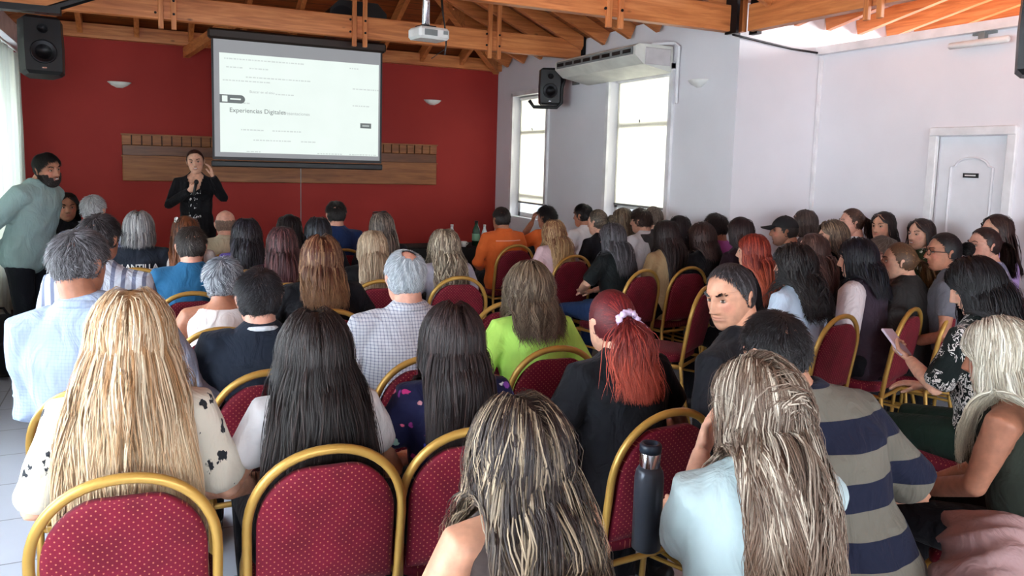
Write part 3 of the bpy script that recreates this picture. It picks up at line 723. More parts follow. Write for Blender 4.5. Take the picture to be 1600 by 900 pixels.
# ------------------------------------------------------------------ the head
HZ = np.array([-.133, -.128, -.12, -.105, -.085, -.06, -.03, 0., .03, .06, .08, .095, .104, .107])
HW_ = np.array([.006, .020, .035, .050, .061, .068, .073, .076, .075, .068, .055, .035, .015, .002])
HF = np.array([.050, .064, .076, .082, .086, .088, .091, .094, .092, .078, .058, .032, .012, .002])
HB = np.array([.046, .018, -.006, -.028, -.05, -.072, -.088, -.097, -.097, -.087, -.07, -.046, -.02, -.003])
HR = np.array([.077, .097, .107])      # cranial ellipsoid used for the hair
def head_mesh(level):
    na, nz = {0: (112, 120), 1: (56, 58), 2: (36, 36)}[level]
    zz = np.concatenate([np.linspace(-.133, .09, nz-8), .09+.017*np.sin(np.linspace(.2, 1, 8)*math.pi/2)])
    w_ = np.interp(zz, HZ, HW_); fr = np.interp(zz, HZ, HF); bk = np.interp(zz, HZ, HB)
    k = np.ones(3)/3
    for _ in range(2 if level else 4):
        for a in (w_, fr, bk): a[1:-1] = np.convolve(a, k, 'valid')
    V = []
    u = np.arange(na)/na
    ang = 2*np.pi*u + .55*np.sin(2*np.pi*u)*0   # angle from +y
    for j, z in enumerate(zz):
        c = (fr[j]+bk[j])/2; h = (fr[j]-bk[j])/2
        ex = 1.0 if z > .02 else .9
        cx = np.sign(np.sin(ang))*np.abs(np.sin(ang))**ex; cy = np.sign(np.cos(ang))*np.abs(np.cos(ang))**ex
        V.append(np.stack([w_[j]*cx, c+h*cy, np.full(na, z)], 1))
    V = np.concatenate(V)
    x, y, z = V[:, 0], V[:, 1], V[:, 2]
    front = np.clip((y-.02)/.04, 0, 1)
    def g(x0, z0, sx, sz): return np.exp(-((np.abs(x)-x0)/sx)**2-((z-z0)/sz)**2)
    # nose
    hn = np.interp(z, [-.062, -.055, -.048, -.038, -.02, .0, .012, .02], [0, .015, .031, .028, .018, .009, .004, 0])
    wn = np.interp(z, [-.06, -.045, -.02, .01], [.017, .015, .009, .008])
    dy = hn*np.exp(-(x/wn)**2)
    dy += .006*g(.012, -.050, .006, .007)                          # nostril wings
    dy -= .013*g(.031, -.008, .014, .011)                          # sockets
    dy += .006*g(.028, .017, .022, .007)                           # brow
    dy += .003*g(.042, -.035, .018, .016)                          # cheekbones
    dy += .0075*np.exp(-(x/.021)**2)*(np.exp(-((z+.0685)/.0045)**2)+1.0*np.exp(-((z+.0805)/.0055)**2))
    dy -= .004*np.exp(-(x/.024)**2)*np.exp(-((z+.0745)/.0022)**2)
    dy += .006*np.exp(-(x/.016)**2)*np.exp(-((z+.112)/.012)**2)
    dy -= .003*np.exp(-(x/.03)**2)*np.exp(-((z+.093)/.006)**2)
    V[:, 1] = y+dy*front
    F = []
    for j in range(nz-1):
        for i in range(na): i2 = (i+1) % na; F.append((j*na+i2, j*na+i, (j+1)*na+i, (j+1)*na+i2))
    F.append(tuple(range(na))[:4]) if False else None
    F = [f for f in F if f]
    V0 = V; F = np.array(F)
    # close top and chin with a centre vertex
    n0 = len(V0); V0 = np.vstack([V0, [V0[:na].mean(0)], [V0[-na:].mean(0)]])
    ex = [(i, (i+1) % na, n0, n0) for i in range(na)]+[((nz-1)*na+(i+1) % na, (nz-1)*na+i, n0+1, n0+1) for i in range(na)]
    F = [tuple(q) for q in F]+[tuple(dict.fromkeys(q)) for q in ex]
    parts = [(V0, F)]
    # ears
    for s in (-1, 1):
        e, f = ellipsoid((0, 0, 0), (.007, .018, .031), 14 if level < 2 else 8, 10 if level < 2 else 6)
        e2 = e.copy(); r = np.hypot(e[:, 1]/.018, e[:, 2]/.031); e2[:, 0] -= .006*np.exp(-(r/.55)**2)
        R = rotm(-22*1, -10, 14)
        e2 = e2@R.T; e2[:, 0] *= s; e2 += np.array([s*.0785, -.012, -.018])
        if s < 0: f = [q[::-1] for q in f]
        parts.append((e2, f))
    mb = MB()
    for v, f in parts: mb.add(v, f)
    return np.concatenate(mb.v), mb.f
_heads = {}
def get_head(level):
    if level not in _heads: _heads[level] = head_mesh(level)
    return _heads[level]
def face_tint(v, base, stubble=0):
    """skin colour: lips, cheeks, shaved beard, plus shade painted into nostrils and eye sockets"""
    b = lin(base); c = np.tile(b, (len(v), 1)); x, y, z = v[:, 0], v[:, 1], v[:, 2]
    f = (y > .05)
    lip = f*np.exp(-(x/.020)**4)*np.exp(-((z+.0745)/.009)**4)
    c += lip[:, None]*(lin((168, 88, 84))-b)*(.35 if stubble else .7)
    no = f*np.exp(-((np.abs(x)-.008)/.004)**2-((z+.0565)/.0035)**2); c += no[:, None]*(lin((60, 34, 30))-b)*.8  # nostrils: shade of the openings painted into the skin colour
    sk_ = f*np.exp(-((np.abs(x)-.031)/.017)**2-((z+.006)/.010)**2); c += sk_[:, None]*(b*.62-b)*.7  # eye sockets and lids: shade painted in as darker skin
    ck = f*np.exp(-((np.abs(x)-.045)/.02)**2-((z+.035)/.022)**2)
    c += ck[:, None]*(lin((212, 120, 108))-b)*.35
    if stubble:
        s = np.clip((-.045-z)/.03, 0, 1)*np.clip((y+.02)/.03, 0, 1)
        c += (s*stubble)[:, None]*(lin((80, 66, 62))-b)
    return c

# ------------------------------------------------------------------ hands: palm, four fingers, thumb
_hands = {}
def hand_mesh(kind, level):
    """right hand, wrist at origin, fingers along +Y, palm facing -Z, thumb at -X"""
    key = (kind, level)
    if key in _hands: return _hands[key]
    curl = {'relaxed': 18, 'grip': 55, 'flat': 6, 'point': 30}[kind]
    P = [tube([(0, -.015, 0), (0, .01, 0), (0, .045, .001), (0, .085, 0)], [(.024, .019), (.032, .016), (.04, .0145), (.037, .012)], 12)]
    P.append(tube([(-.018, .015, -.006), (-.03, .035, -.008), (-.034, .05, -.008)], [.014, .014, .011], 8))
    for i, (x, ln_, r) in enumerate(((-.028, .074, .0088), (-.0095, .082, .009), (.0095, .077, .0087), (.027, .062, .0078))):
        p = np.array([x, .082, 0.]); a = 0; pts = [p-np.array([0, .02, 0])]; pts.append(p.copy())
        for j, fr in enumerate((.45, .3, .25)):
            a += math.radians(curl*(1.0 if j else .8)*(1+.08*i)); d = np.array([(x*.9)*.6 if j == 0 and kind != 'grip' else 0, math.cos(a), -math.sin(a)])
            d /= np.linalg.norm(d); p = p+d*ln_*fr; pts.append(p.copy())
        P.append(tube(pts, [r, r*1.05, r, r*.95, r*.8], 8, up=(1, 0, .01)))
    tc = .5 if kind == 'grip' else .2
    P.append(tube([(-.03, .03, -.008), (-.05, .052, -.014), (-.058+tc*.02, .08, -.022-tc*.03), (-.058+tc*.045, .1, -.03-tc*.045)], [.0115, .0112, .0098, .0075], 8))
    vx = {0: .0035, 1: .0045, 2: .006}[level]
    _hands[key] = remesh(P, vx, 1); return _hands[key]

# ------------------------------------------------------------------ hair strands
MASK_Y = [-1, -.5, -.15, .02, .12, .3, .5, .68, .78, .9]
MASK_Z = [-.72, -.66, -.50, -.42, -.2, .02, .40, .60, .70, .80]
def hair_mask(d, recede=0):
    zmin = np.interp(d[:, 1], MASK_Y, MASK_Z)
    return d[:, 2] > zmin+recede*np.clip(d[:, 1], 0, 1)
def sphere_dirs(n, rng):
    i = np.arange(n)+.5; z = 1-2*i/n; a = math.pi*(1+5**.5)*i
    r = np.sqrt(1-z*z); d = np.stack([r*np.cos(a), r*np.sin(a), z], 1)
    d += rng.normal(0, .03, d.shape); return d/np.linalg.norm(d, axis=1)[:, None]
def resample(P, K):
    out = np.empty((len(P), K, 3)); seg = np.linalg.norm(np.diff(P, axis=1), axis=2)
    s = np.concatenate([np.zeros((len(P), 1)), np.cumsum(seg, 1)], 1)
    for i in range(len(P)):
        t = np.linspace(0, s[i, -1], K)
        for k in range(3): out[i, :, k] = np.interp(t, s[i], P[i, :, k])
    return out, s[:, -1]
def slerp_path(a, b_, K):
    dot = np.clip((a*b_).sum(1), -1, 1); om = np.arccos(dot)[:, None, None]+1e-5
    t = np.linspace(0, 1, K)[None, :, None]
    return (np.sin((1-t)*om)*a[:, None]+np.sin(t*om)*b_[:, None])/np.sin(om)

def make_hair(hc, HM, colliders, spec, level, seed):
    """hc head centre, HM head rotation (local from head), colliders: ellipsoids (centre, radii) of the clothed body"""
    rng = np.random.default_rng(seed)
    st = spec['style']; n = {0: 4000, 1: 1300, 2: 450}[level]; wd = {0: .0018, 1: .0031, 2: .0052}[level]
    if spec.get('fine'): n = 5600; wd = .0014
    if st in ('short', 'crop', 'fringe'): n = int(n*{0: 1.15, 1: 1.4, 2: 1.5}[level]); wd *= .85
    L = spec.get('L', .4); c1 = lin(spec['c1']); c2 = lin(spec.get('c2', spec['c1'])); tip = lin(spec.get('tip', spec['c1'])) if 'tip' in spec else None
    mixf = spec.get('mix', .3)
    R = HR*spec.get('rs', 1.0)
    d = sphere_dirs(int(n*2.1), rng)
    rec = spec.get('recede', 0)
    k = hair_mask(d, rec)
    if st == 'fringe': k &= (d[:, 2] < .30-.25*d[:, 1]*0) & (d[:, 1] < .55)
    if spec.get('bald'):   # bald spot at the crown
        bd = np.array(spec['bald'][:3]); bd = bd/np.linalg.norm(bd); k &= (d@bd) < spec['bald'][3]
    d = d[k]; n = len(d)
    th = spec.get('thick', .016)
    o = (.003+th*rng.random(n)**.55)[:, None]
    K = {0: 18, 1: 11, 2: 8}[level]
    part = spec.get('part', 0.)
    if st in ('short', 'crop', 'fringe'):
        l = (L if L < .12 else .04)*(.65+.45*rng.random(n)); l = np.where(d[:, 2] < -.1, l*.55, l); l = np.where((np.abs(d[:, 0]) > .55) & (d[:, 2] < .35), l*.55, l)
        wh = np.array([part, -.35, .93]); wh /= np.linalg.norm(wh)
        fl = d-wh*(d@wh)[:, None]; fl /= np.linalg.norm(fl, axis=1)[:, None]+1e-6
        fl[:, 2] -= .25; fl += rng.normal(0, spec.get('mess', .25)*.5, fl.shape)+spec.get('mess', .25)*np.stack([np.sin(d[:, 1]*9+seed), np.cos(d[:, 0]*8+seed), np.sin(d[:, 0]*7+d[:, 2]*6)], 1)*.9
        fl -= d*(fl*d).sum(1)[:, None]; fl /= np.linalg.norm(fl, axis=1)[:, None]+1e-6
        K = 6; t = np.linspace(0, 1, K)
        lift = spec.get('lift', .35)*.45
        p = [d*R+d*.001]
        q = p[0].copy()
        for j in range(1, K):
            q = q+(fl+d*lift*(1-j/K)-np.array([0, 0, .12*j/K]))*(l/(K-1))[:, None]
            e = q/(R+.004); m_ = np.linalg.norm(e, axis=1)[:, None]; q = np.where(m_ < 1, q/m_, q); p.append(q.copy())
        P = np.stack(p, 1); P = P@HM.T+hc
        S = l; nrm_c = hc
    else:
        K0 = 60
        if st in ('ponytail', 'bun', 'halfup'):
            tie = np.array(spec.get('tie', (0, -.9, .30))); tie /= np.linalg.norm(tie)
            sel = np.ones(n, bool) if st != 'halfup' else d[:, 2] > .15
            Q = slerp_path(d, np.tile(tie, (n, 1)), 14)*(R+o[:, None]*.45)
            Q = Q@HM.T+hc
            tp = (tie*(R+.012))@HM.T+hc; back = (tie*np.array([1, 1, .2]))@HM.T; back[2] = 0; back /= np.linalg.norm(back)+1e-6
            if st == 'bun':
                a = rng.random(n)*6.28; rr = spec.get('bun', .035)
                cb = tp+back*rr*.8; sp = []
                for j in range(10):
                    aa = a+j*.45; tt = rng.random(n)*.25+.75
                    ph = np.where(rng.random(n) < 2, (rng.random(n)*0+np.linspace(-1, 1, n)), 0)
                    x_ = np.stack([np.cos(aa)*np.sqrt(1-ph**2), np.sin(aa)*np.sqrt(1-ph**2), ph], 1)
                    sp.append(cb+x_*rr*tt[:, None]*np.array([1.05, .9, 1]))
                P = np.concatenate([Q, np.stack(sp, 1)], 1)
            else:
                off = rng.normal(0, 1, (n, 3)); off[:, 2] *= .3
                sp = []; q = Q[:, -1].copy(); v = back*1.1+np.array([0, 0, .35]); v = np.tile(v, (n, 1))+off*.22
                l = L*(.75+.3*rng.random(n)); ds = (l/30)[:, None]
                for j in range(30):
                    v[:, 2] -= .22; v /= np.linalg.norm(v, axis=1)[:, None]
                    q = q+v*ds
                    for (cc, rr_) in colliders:
                        e = (q-cc)/(rr_+.01+o*.8); m_ = np.linalg.norm(e, axis=1)[:, None]; q = np.where(m_ < 1, cc+(q-cc)/m_, q)
                    e = ((q-hc)@HM)/(R+.004); m_ = np.linalg.norm(e, axis=1)[:, None]; q = np.where(m_ < 1, hc+(q-hc)/m_, q)
                    sp.append(q+off*spec.get('fan', .012)*min(1, j/8))
                P = np.concatenate([Q, np.stack(sp, 1)], 1)
        else:
            p = d*(R+o*.3); v = np.zeros_like(d)
            g_ = np.tile([0, 0, -1.], (n, 1)); gt = g_-d*(g_*d).sum(1)[:, None]
            side = np.sign(d[:, 0]-part); side[side == 0] = 1
            top = np.clip(d[:, 2], 0, 1)
            v = gt*1.0; v[:, 0] += side*top*1.1*np.clip(.35+.9*(d[:, 1]+.35), .18, 1); v[:, 1] -= (.55+spec.get('backness', .3))*top+.25*np.clip(d[:, 1], 0, 1)
            v -= d*(v*d).sum(1)[:, None]; v /= np.linalg.norm(v, axis=1)[:, None]
            P = [p@HM.T+hc]; pw = P[0].copy(); vw = v@HM.T
            rng_w = rng.uniform(-.04, .06, n); maxL = L+.25; ds = maxL/K0
            zend = hc[2]-.02-L+rng.normal(0, spec.get('ragged', .025), n)+.05*np.abs(d[:, 0])*spec.get('vcut', .5)
            for j in range(K0):
                loc = (pw-hc)@HM
                vw[:, 2] -= .20; below = loc[:, 2] < .0
                rel = pw-hc; vw[:, 0] -= np.where(below, rel[:, 0]*spec.get('pull', .02), 0); yb = -.118-spec.get('bulkoff', 0)+spec.get('leany', 0)*(pw[:, 2]-.56); vw[:, 1] += np.where(below & (pw[:, 1]-hc[1] < .045), np.clip((yb-o[:, 0]-pw[:, 1])*1.8, -.16, .16)*np.clip(-loc[:, 2]/.22, 0, 1), 0)
                vw[:, 1] -= .03*spec.get('backness', .3)
                # keep the face free
                fz = (loc[:, 1] > .045) & (loc[:, 2] < .05) & (loc[:, 2] > -.15) & (np.abs(loc[:, 0]) < .085)
                sd = np.sign(loc[:, 0]+1e-4)
                push = np.zeros_like(loc); push[:, 0] = sd*fz*.45; push[:, 1] = fz*-.35
                vw += push@HM.T
                vw /= np.linalg.norm(vw, axis=1)[:, None]
                new = pw+vw*ds
                e = ((new-hc)@HM)/(R+o); m_ = np.linalg.norm(e, axis=1)[:, None]; new = np.where((m_ < 1) | (e[:, 2:3] > -.1), hc+(new-hc)/m_, new)
                for (cc, rr_) in colliders:
                    e = (new-cc)/(rr_+.004+o*.8); m_ = np.linalg.norm(e, axis=1)[:, None]; out_ = cc+(new-cc)/m_; out_[:, 0] = out_[:, 0]*.2+new[:, 0]*.8; new = np.where(m_ < 1, out_, new)
                if spec.get('chair', True):      # hair hangs between the back and the chair
                    yc = -.155-.075*np.clip(new[:, 2]-.45, 0, .5)/.47-np.clip(new[:, 2]-.93, 0, 1)*1.2
                    new[:, 1] = np.maximum(new[:, 1], np.minimum(yc+o[:, 0]*.3, pw[:, 1]+.012))
                dep = np.clip(hc[2]-new[:, 2], 0, 1); lim = (R[0]+o[:, 0])*(1.0+rng_w)+spec.get('flare', .06)*dep
                new[:, 0] = np.clip(new[:, 0], np.minimum(hc[0]-lim, pw[:, 0]+.004), np.maximum(hc[0]+lim, pw[:, 0]-.004))
                stop = (pw[:, 2] < zend)[:, None]
                new = np.where(stop, pw, new)
                vn_ = (new-pw)/ds; nn = np.linalg.norm(vn_, axis=1)[:, None]
                vw = np.where(nn > .2, vn_*.75+vw*.25, vw); pw = new; P.append(new.copy())
            P = np.stack(P, 1)
        P, S = resample(P, K)
        # waves and curls
        amp = spec.get('wave', .004); fq = spec.get('freq', 22)
        t = np.linspace(0, 1, K)[None, :]
        s_ = S[:, None]*t
        cl = np.floor((np.arctan2(d[:, 1], d[:, 0])/6.283+.5)*spec.get('clumps', 14)); ph = cl*2.4+rng.normal(0, spec.get('loose', .8), n)
        aa = amp*np.clip((s_-.07)/.12, 0, 1)
        ax_ = np.stack([np.cos(ph*1.3), np.sin(ph*1.3)], 1)
        P[:, :, 0] += aa*np.sin(fq*s_+ph[:, None])*1.0; P[:, :, 1] += aa*np.cos(fq*s_*1.07+ph[:, None]*1.7)
        # gather locks towards each clump's mean
        if spec.get('lock', .12) and st == 'long':
            key = (np.floor(np.arctan2(d[:, 0], -d[:, 1]-.3)*11+d[:, 2]*3)*10+np.floor(o[:, 0]/th*2)).astype(int)
            for u in np.unique(key):
                m_ = key == u
                if m_.sum() < 3: continue
                mean = P[m_].mean(0, keepdims=True)
                kk = (spec.get('lock', .12)*np.clip((t-.35)*1.6, 0, 1))[:, :, None]
                P[m_] = P[m_]*(1-kk)+mean*kk
        nrm_c = None
    # ribbons of four sides
    n, K = P.shape[:2]
    T = np.gradient(P, axis=1); T /= np.linalg.norm(T, axis=2, keepdims=True)+1e-9
    cen = hc if nrm_c is not None else np.stack([np.full((n, K), hc[0]), np.full((n, K), hc[1]-.0), np.minimum(P[:, :, 2], hc[2]+.0)], 2)
    O = P-cen; O[:, :, 1] += .0; O /= np.linalg.norm(O, axis=2, keepdims=True)+1e-9
    B = np.cross(T, O); B /= np.linalg.norm(B, axis=2, keepdims=True)+1e-9; O = np.cross(B, T)
    t = np.linspace(0, 1, K)
    w_ = wd*np.minimum(1, .55+t*5)*np.clip(1-t**4, .12, 1)
    wv = (rng.uniform(.7, 1.3, n)[:, None]*w_)[:, :, None]
    h_ = wv*.45
    V = np.stack([P-B*wv, P+O*h_, P+B*wv], 2).reshape(-1, 3)
    base = (np.arange(n)[:, None]*K+np.arange(K-1)[None, :])*3
    F = []
    for q in range(2):
        q2 = q+1; F.append(np.stack([base+q, base+q2, base+3+q2, base+3+q], 2).reshape(-1, 4))
    F = np.concatenate(F)
    rnd = rng.random(n)
    # streaks: neighbouring strands share a tone
    az = np.arctan2(d[:, 0], -d[:, 1]); q_ = spec.get('streaks', 17)
    sk = (np.sin(az*q_+d[:, 2]*4+seed)+.8*np.sin(az*q_*1.73+2.1*d[:, 2]+seed*2)+.6*np.sin(az*q_*3.1+d[:, 2]*9+seed*3))/2.4*.5+.5
    f_ = np.clip((sk*1.1+rnd*.25-.98+mixf*1.0)*1.6, 0, 1)[:, None, None]
    C = c1[None, None]*(1-f_)+c2[None, None]*f_
    C = np.tile(C, (1, K, 1))
    if tip is not None:
        tt = np.clip((t[None, :, None]-spec.get('root', .25))*2.2, 0, 1)*(.55+.45*f_); C = C*(1-tt)+tip*tt
    C = C*(.84+.32*rnd)[:, None, None]
    C = np.repeat(C[:, :, None], 3, 2).reshape(-1, 3)
    u = np.tile(np.array([0, .5, 1])[None, None], (n, K, 1))*.5+rnd[:, None, None]*37
    vv = np.tile((s_[:, :, None] if st not in ('short', 'crop', 'fringe') else (S[:, None]*t[None])[:, :, None])*8, (1, 1, 3))+rnd[:, None, None]*11
    UV = np.stack([u, vv], 3).reshape(-1, 2)
    # scalp layer under the strands
    nu, nv = (44, 30) if level < 2 else (26, 18)
    E, f = ellipsoid((0, 0, 0), (1, 1, 1), nu, nv); m_ = hair_mask(E, rec)
    if st == 'fringe': m_ &= (E[:, 2] < .30) & (E[:, 1] < .5)
    if spec.get('bald'): m_ &= (E@bd) < spec['bald'][3]
    f = [q for q in f if all(m_[i] for i in q)]
    if f:
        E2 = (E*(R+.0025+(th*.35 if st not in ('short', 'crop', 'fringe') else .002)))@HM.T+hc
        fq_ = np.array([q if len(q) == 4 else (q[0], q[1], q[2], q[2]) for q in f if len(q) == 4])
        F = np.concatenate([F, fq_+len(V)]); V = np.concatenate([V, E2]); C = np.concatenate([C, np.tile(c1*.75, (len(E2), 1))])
        UV = np.concatenate([UV, np.stack([np.arctan2(E[:, 1], E[:, 0])*3, E[:, 2]*.4], 1)])
    return V, F, C, UV

def tuft(points, normals, flow, l, wd, c, rng):
    """short hairs (brows, beard) growing from points"""
    n = len(points); V = []; F = []
    f = flow+rng.normal(0, .3, (n, 3)); f /= np.linalg.norm(f, axis=1)[:, None]
    b_ = np.cross(normals, f); b_ /= np.linalg.norm(b_, axis=1)[:, None]+1e-9
    a = points; m_ = points+normals*l*.5+f*l*.5; e = points+normals*l*.45+f*l
    V = np.stack([a-b_*wd, a+b_*wd, m_+b_*wd*.8+normals*wd, m_-b_*wd*.8, e+b_*wd*.2, e-b_*wd*.2], 1).reshape(-1, 3)
    i = np.arange(n)[:, None]*6; F = np.concatenate([i+np.array([0, 1, 2, 3]), i+np.array([3, 2, 4, 5])])
    C = np.repeat(lin(c)[None]*(.7+.6*rng.random(n))[:, None], 6, 0); UV = np.repeat(rng.random((n, 2))*30, 6, 0)
    return V, F, C, UV

# ------------------------------------------------------------------ a person
def V3(*a): return np.array(a, float)
TORSO = [(-.09, .155, .115, -.01), (-.03, .172, .125, -.01), (.05, .165, .122, -.005), (.16, .150, .108, 0), (.28, .158, .110, 0), (.38, .172, .115, -.005), (.45, .172, .102, -.012), (.495, .135, .08, -.018), (.53, .075, .06, -.022)]
def person(spec):
    """spec keys: at (head top x, y, z in the room), yaw, lean, head (yaw, pitch, roll), female, bulk, skin, hair, top, arms, legs, level, stand, label, extras"""
    S = dict(tilt=0, yaw=0, lean=4, head=(0, 0, 0), female=False, bulk=1.0, skin='mid', arms='lap', level=2, stand=False, pants=None, sleeve='long', top=None, low=0)
    S.update(spec)
    lv = S['level']; seed = sum(map(ord, S['label'])) % 9999; rng = np.random.default_rng(seed)
    fem = S['female']; bk = S['bulk']
    hipz = .93 if S['stand'] else .56
    extra = .012 if S['hair'] is None else {'short': .012, 'crop': .008, 'fringe': .002}.get(S['hair']['style'], .016)
    ztop = S['at'][2]
    hs = S.get('hs', .97 if fem else 1.0)            # head size
    ln_ = math.radians(S['lean'])
    hcz = ztop-(.107*hs+extra)
    NL = .66                                          # hip to head centre, unscaled
    kz = (hcz-hipz)/(NL*math.cos(ln_))
    kx = (.93 if fem else 1.04)*(.5+.5*min(max(kz, .85), 1.1))
    cl, sl_ = math.cos(ln_), math.sin(ln_)
    slope = S.get('slope', 0)
    def tp(x, y, z):          # torso coords (z above hip) -> local
        z = z*kz; x = x*kx
        return V3(x+z*math.tan(math.radians(S['tilt'])), y*cl+z*sl_, hipz+z*cl-y*sl_)
    hc = tp(0, S.get('heady', .01 if S['hair'] and S['hair']['style'] == 'long' else .025), NL)
    hoff = rotm(*S['head'])
    top_local = hc
    yaw = math.radians(S['yaw']); cy_, sy_ = math.cos(yaw), math.sin(yaw)
    root = V3(S['at'][0]-(top_local[0]*cy_-top_local[1]*sy_), S['at'][1]-(top_local[0]*sy_+top_local[1]*cy_), 0)
    T = empty('person', tuple(root), yaw, label=S['label'], cat='person', group=S.get('group'))
    # --- skeleton
    sw = .165*bk**.4
    sh = [tp(s*sw, -.005, .452) for s in (-1, 1)]
    arms = S['arms']; A = []
    for i, s in enumerate((-1, 1)):
        a = arms[i] if isinstance(arms, (list, tuple)) else arms
        hk = 'relaxed'; hd = None
        if a == 'lap': el = V3(s*.245*bk, .03, hipz+.2*kz); wr = V3(s*.10, .27, hipz+.09); hd = V3(-s*.35, .9, -.1)
        elif a == 'down': el = V3(s*.25*bk, -.03, sh[i][2]-.29); wr = V3(s*.26*bk, .03, sh[i][2]-.55); hd = V3(0, .1, -1)
        elif a == 'behind': el = V3(s*.27*bk, -.12, sh[i][2]-.27); wr = V3(s*.08, -.2, sh[i][2]-.45); hd = V3(-s*1, -.1, -.2)
        elif a == 'cross': el = V3(s*.23*bk, .09, hipz+.2*kz); wr = V3(-s*.04, .26, hipz+.17); hd = V3(-s*.9, .25, -.1)
        else: el = V3(*a.get('el', (0, 0, 0))); wr = V3(*a.get('wr', (0, 0, 0))); hd = V3(*a.get('hd', (0, 1, 0))); hk = a.get('hand', 'relaxed')
        if isinstance(a, dict) and 'wpos' in a:      # positions given in the room
            for kk in ('wpos', 'epos'):
                w_ = np.array(a[kk])-root; q_ = V3(w_[0]*cy_+w_[1]*sy_, -w_[0]*sy_+w_[1]*cy_, w_[2])
                if kk == 'wpos': wr = q_
                else: el = q_
            if 'hpos' in a: w_ = np.array(a['hpos'])-np.array(a['wpos']); hd = V3(w_[0]*cy_+w_[1]*sy_, -w_[0]*sy_+w_[1]*cy_, w_[2])
        A.append((el, wr, hd, hk, a if isinstance(a, dict) else {}))
    hips = [V3(s*.088, 0, hipz) for s in (-1, 1)]
    lg = S.get('legs', None)
    LG = []
    for i, s in enumerate((-1, 1)):
        if lg: kn, an = V3(*lg[i][0]), V3(*lg[i][1])
        elif S['stand']: kn = V3(s*.10, .02, .50); an = V3(s*.11, -.02, .085)
        else:
            jx = rng.uniform(-.03, .05); jy = rng.uniform(-.08, .05)
            kn = V3(s*(.13+jx), .44, .53); an = V3(s*(.12+jx), .42+jy, .085)
        LG.append((kn, an))
    def tor(inf, z0=-.2, z1=9):
        pts = []; rr = []
        for (z, rx, ry, y) in TORSO:
            if z < z0 or z > z1: continue
            wf = rx*bk if z < .4 else rx*(1+(bk-1)*.6)
            if fem: wf *= (.96 if .1 < z < .3 else 1.02 if z < .1 else .95)
            if S['stand'] and z < .0: wf *= .98
            rb = ry*(bk if z < .4 else 1)
            if not fem and bk > 1.05 and z < .3: rb *= 1.08
            pts.append(tp(0, y, z)); rr.append((wf*kx+inf, rb+inf))
        return tube(pts, rr, 20, up=(0, 1, 0))
    def arm(i, inf, upto=2.0):
        el, wr, hd, hk, _ = A[i]; s_ = sh[i]; b_ = (bk+1)/2*(.9 if fem else 1.03)
        pts = [s_+V3((-.06, .06)[i]*-1, 0, .0), s_, s_*.5+el*.5, el, el*.45+wr*.55, wr]
        rr = [.06*b_+inf*.8, .058*b_+inf, .05*b_+inf, .042*b_+inf, .036*b_+inf, .026*b_+inf]
        if upto <= 1.0:
            e = s_+(el-s_)*upto; pts = [pts[0], pts[1], s_*.5+e*.5, e]; rr = rr[:4]; rr[3] = .049*b_+inf*1.3
        elif upto < 2: e = el+(wr-el)*(upto-1); pts = pts[:4]+[el*.5+e*.5, e]; rr[5] = .034*b_+inf
        else: pts = pts[:5]+[wr+(wr-el)*(.0 if inf == 0 else -.04)]
        return tube(pts, rr, 12)
    def legs(inf):
        P = []
        for i in (0, 1):
            kn, an = LG[i]; h_ = hips[i]; b_ = (bk+1)/2
            P.append(tube([h_+V3(0, -.03, 0), h_*.6+kn*.4, kn, kn*.55+an*.45+V3(0, -.012, 0), an], [.093*b_+inf, .08*b_+inf, .058+inf, .05+inf, .034+inf*1.3], 12, up=(1, 0, 0)))
        return P
    vx = {0: .010, 1: .014, 2: .02}[lv]
    # --- body: one continuous surface with head and hands
    core = [tor(0), arm(0, 0), arm(1, 0)]+legs(0)
    hb = hc+hoff@V3(0, -.03, -.05)*hs
    nb = tp(0, -.03, .46)
    nr = .052 if fem else .06
    core.append(tube([nb, nb*.5+hb*.5+V3(0, -.0, 0), hb], [nr*1.15, nr, nr*.98], 12))
    if fem:
        for s in (-1, 1): core.append(ellipsoid(tp(s*.075, .085, .32), (.058, .05, .055), 10, 8))
    bv, bf = remesh(core, vx*.9, 2)
    base = SKIN[S['skin']] if isinstance(S['skin'], str) else S['skin']
    cols = [np.tile(lin(base), (len(bv), 1))]
    hv, hf = get_head(S.get('face', lv))
    mb = MB(); mb.add(bv, bf.tolist())
    cols.append(face_tint(hv, base, S.get('stubble', 0)))
    mb.add((hv*hs)@hoff.T+hc, hf)
    for i, s in enumerate((-1, 1)):
        el, wr, hd, hk, opt = A[i]
        v, f = hand_mesh(hk, lv); v = v.copy(); f = f.copy()
        if s < 0: v[:, 0] *= -1; f = f[:, ::-1]
        y_ = hd/np.linalg.norm(hd); pn = V3(*opt.get('palm', (0, 0, -1))); z_ = -pn; z_ = z_-y_*(z_@y_)
        z_ /= np.linalg.norm(z_)+1e-6; x_ = np.cross(y_, z_)
        Rm = np.stack([x_, y_, z_], 1); k_ = .93 if fem else 1.03
        mb.add((v*k_)@Rm.T+wr, f.tolist()); cols.append(np.tile(lin(base), (len(v), 1)))
    body = mobj('body', np.concatenate(mb.v), mb.f, M_SKIN, T, True, attrs=np.concatenate(cols))
    # --- clothes
    top = S['top'] or fabric((40, 40, 44))
    sl = {'long': 2.0, 'short': .55, 'half': .9, 'three': 1.6, 'none': 0, 'roll': 1.25}[S['sleeve']]
    inf = S.get('inf', .013)
    tt = [tor(inf)] if S['sleeve'] != 'none' else [tor(inf, -.2, .46)]
    if sl: tt += [arm(0, inf, sl), arm(1, inf, sl)]
    if fem:
        for s in (-1, 1): tt.append(ellipsoid(tp(s*.075, .085, .32), (.058+inf, .05+inf, .055+inf), 10, 8))
    if S.get('vest_top'):
        pass
    tv, tf = remesh(tt, vx, 3)
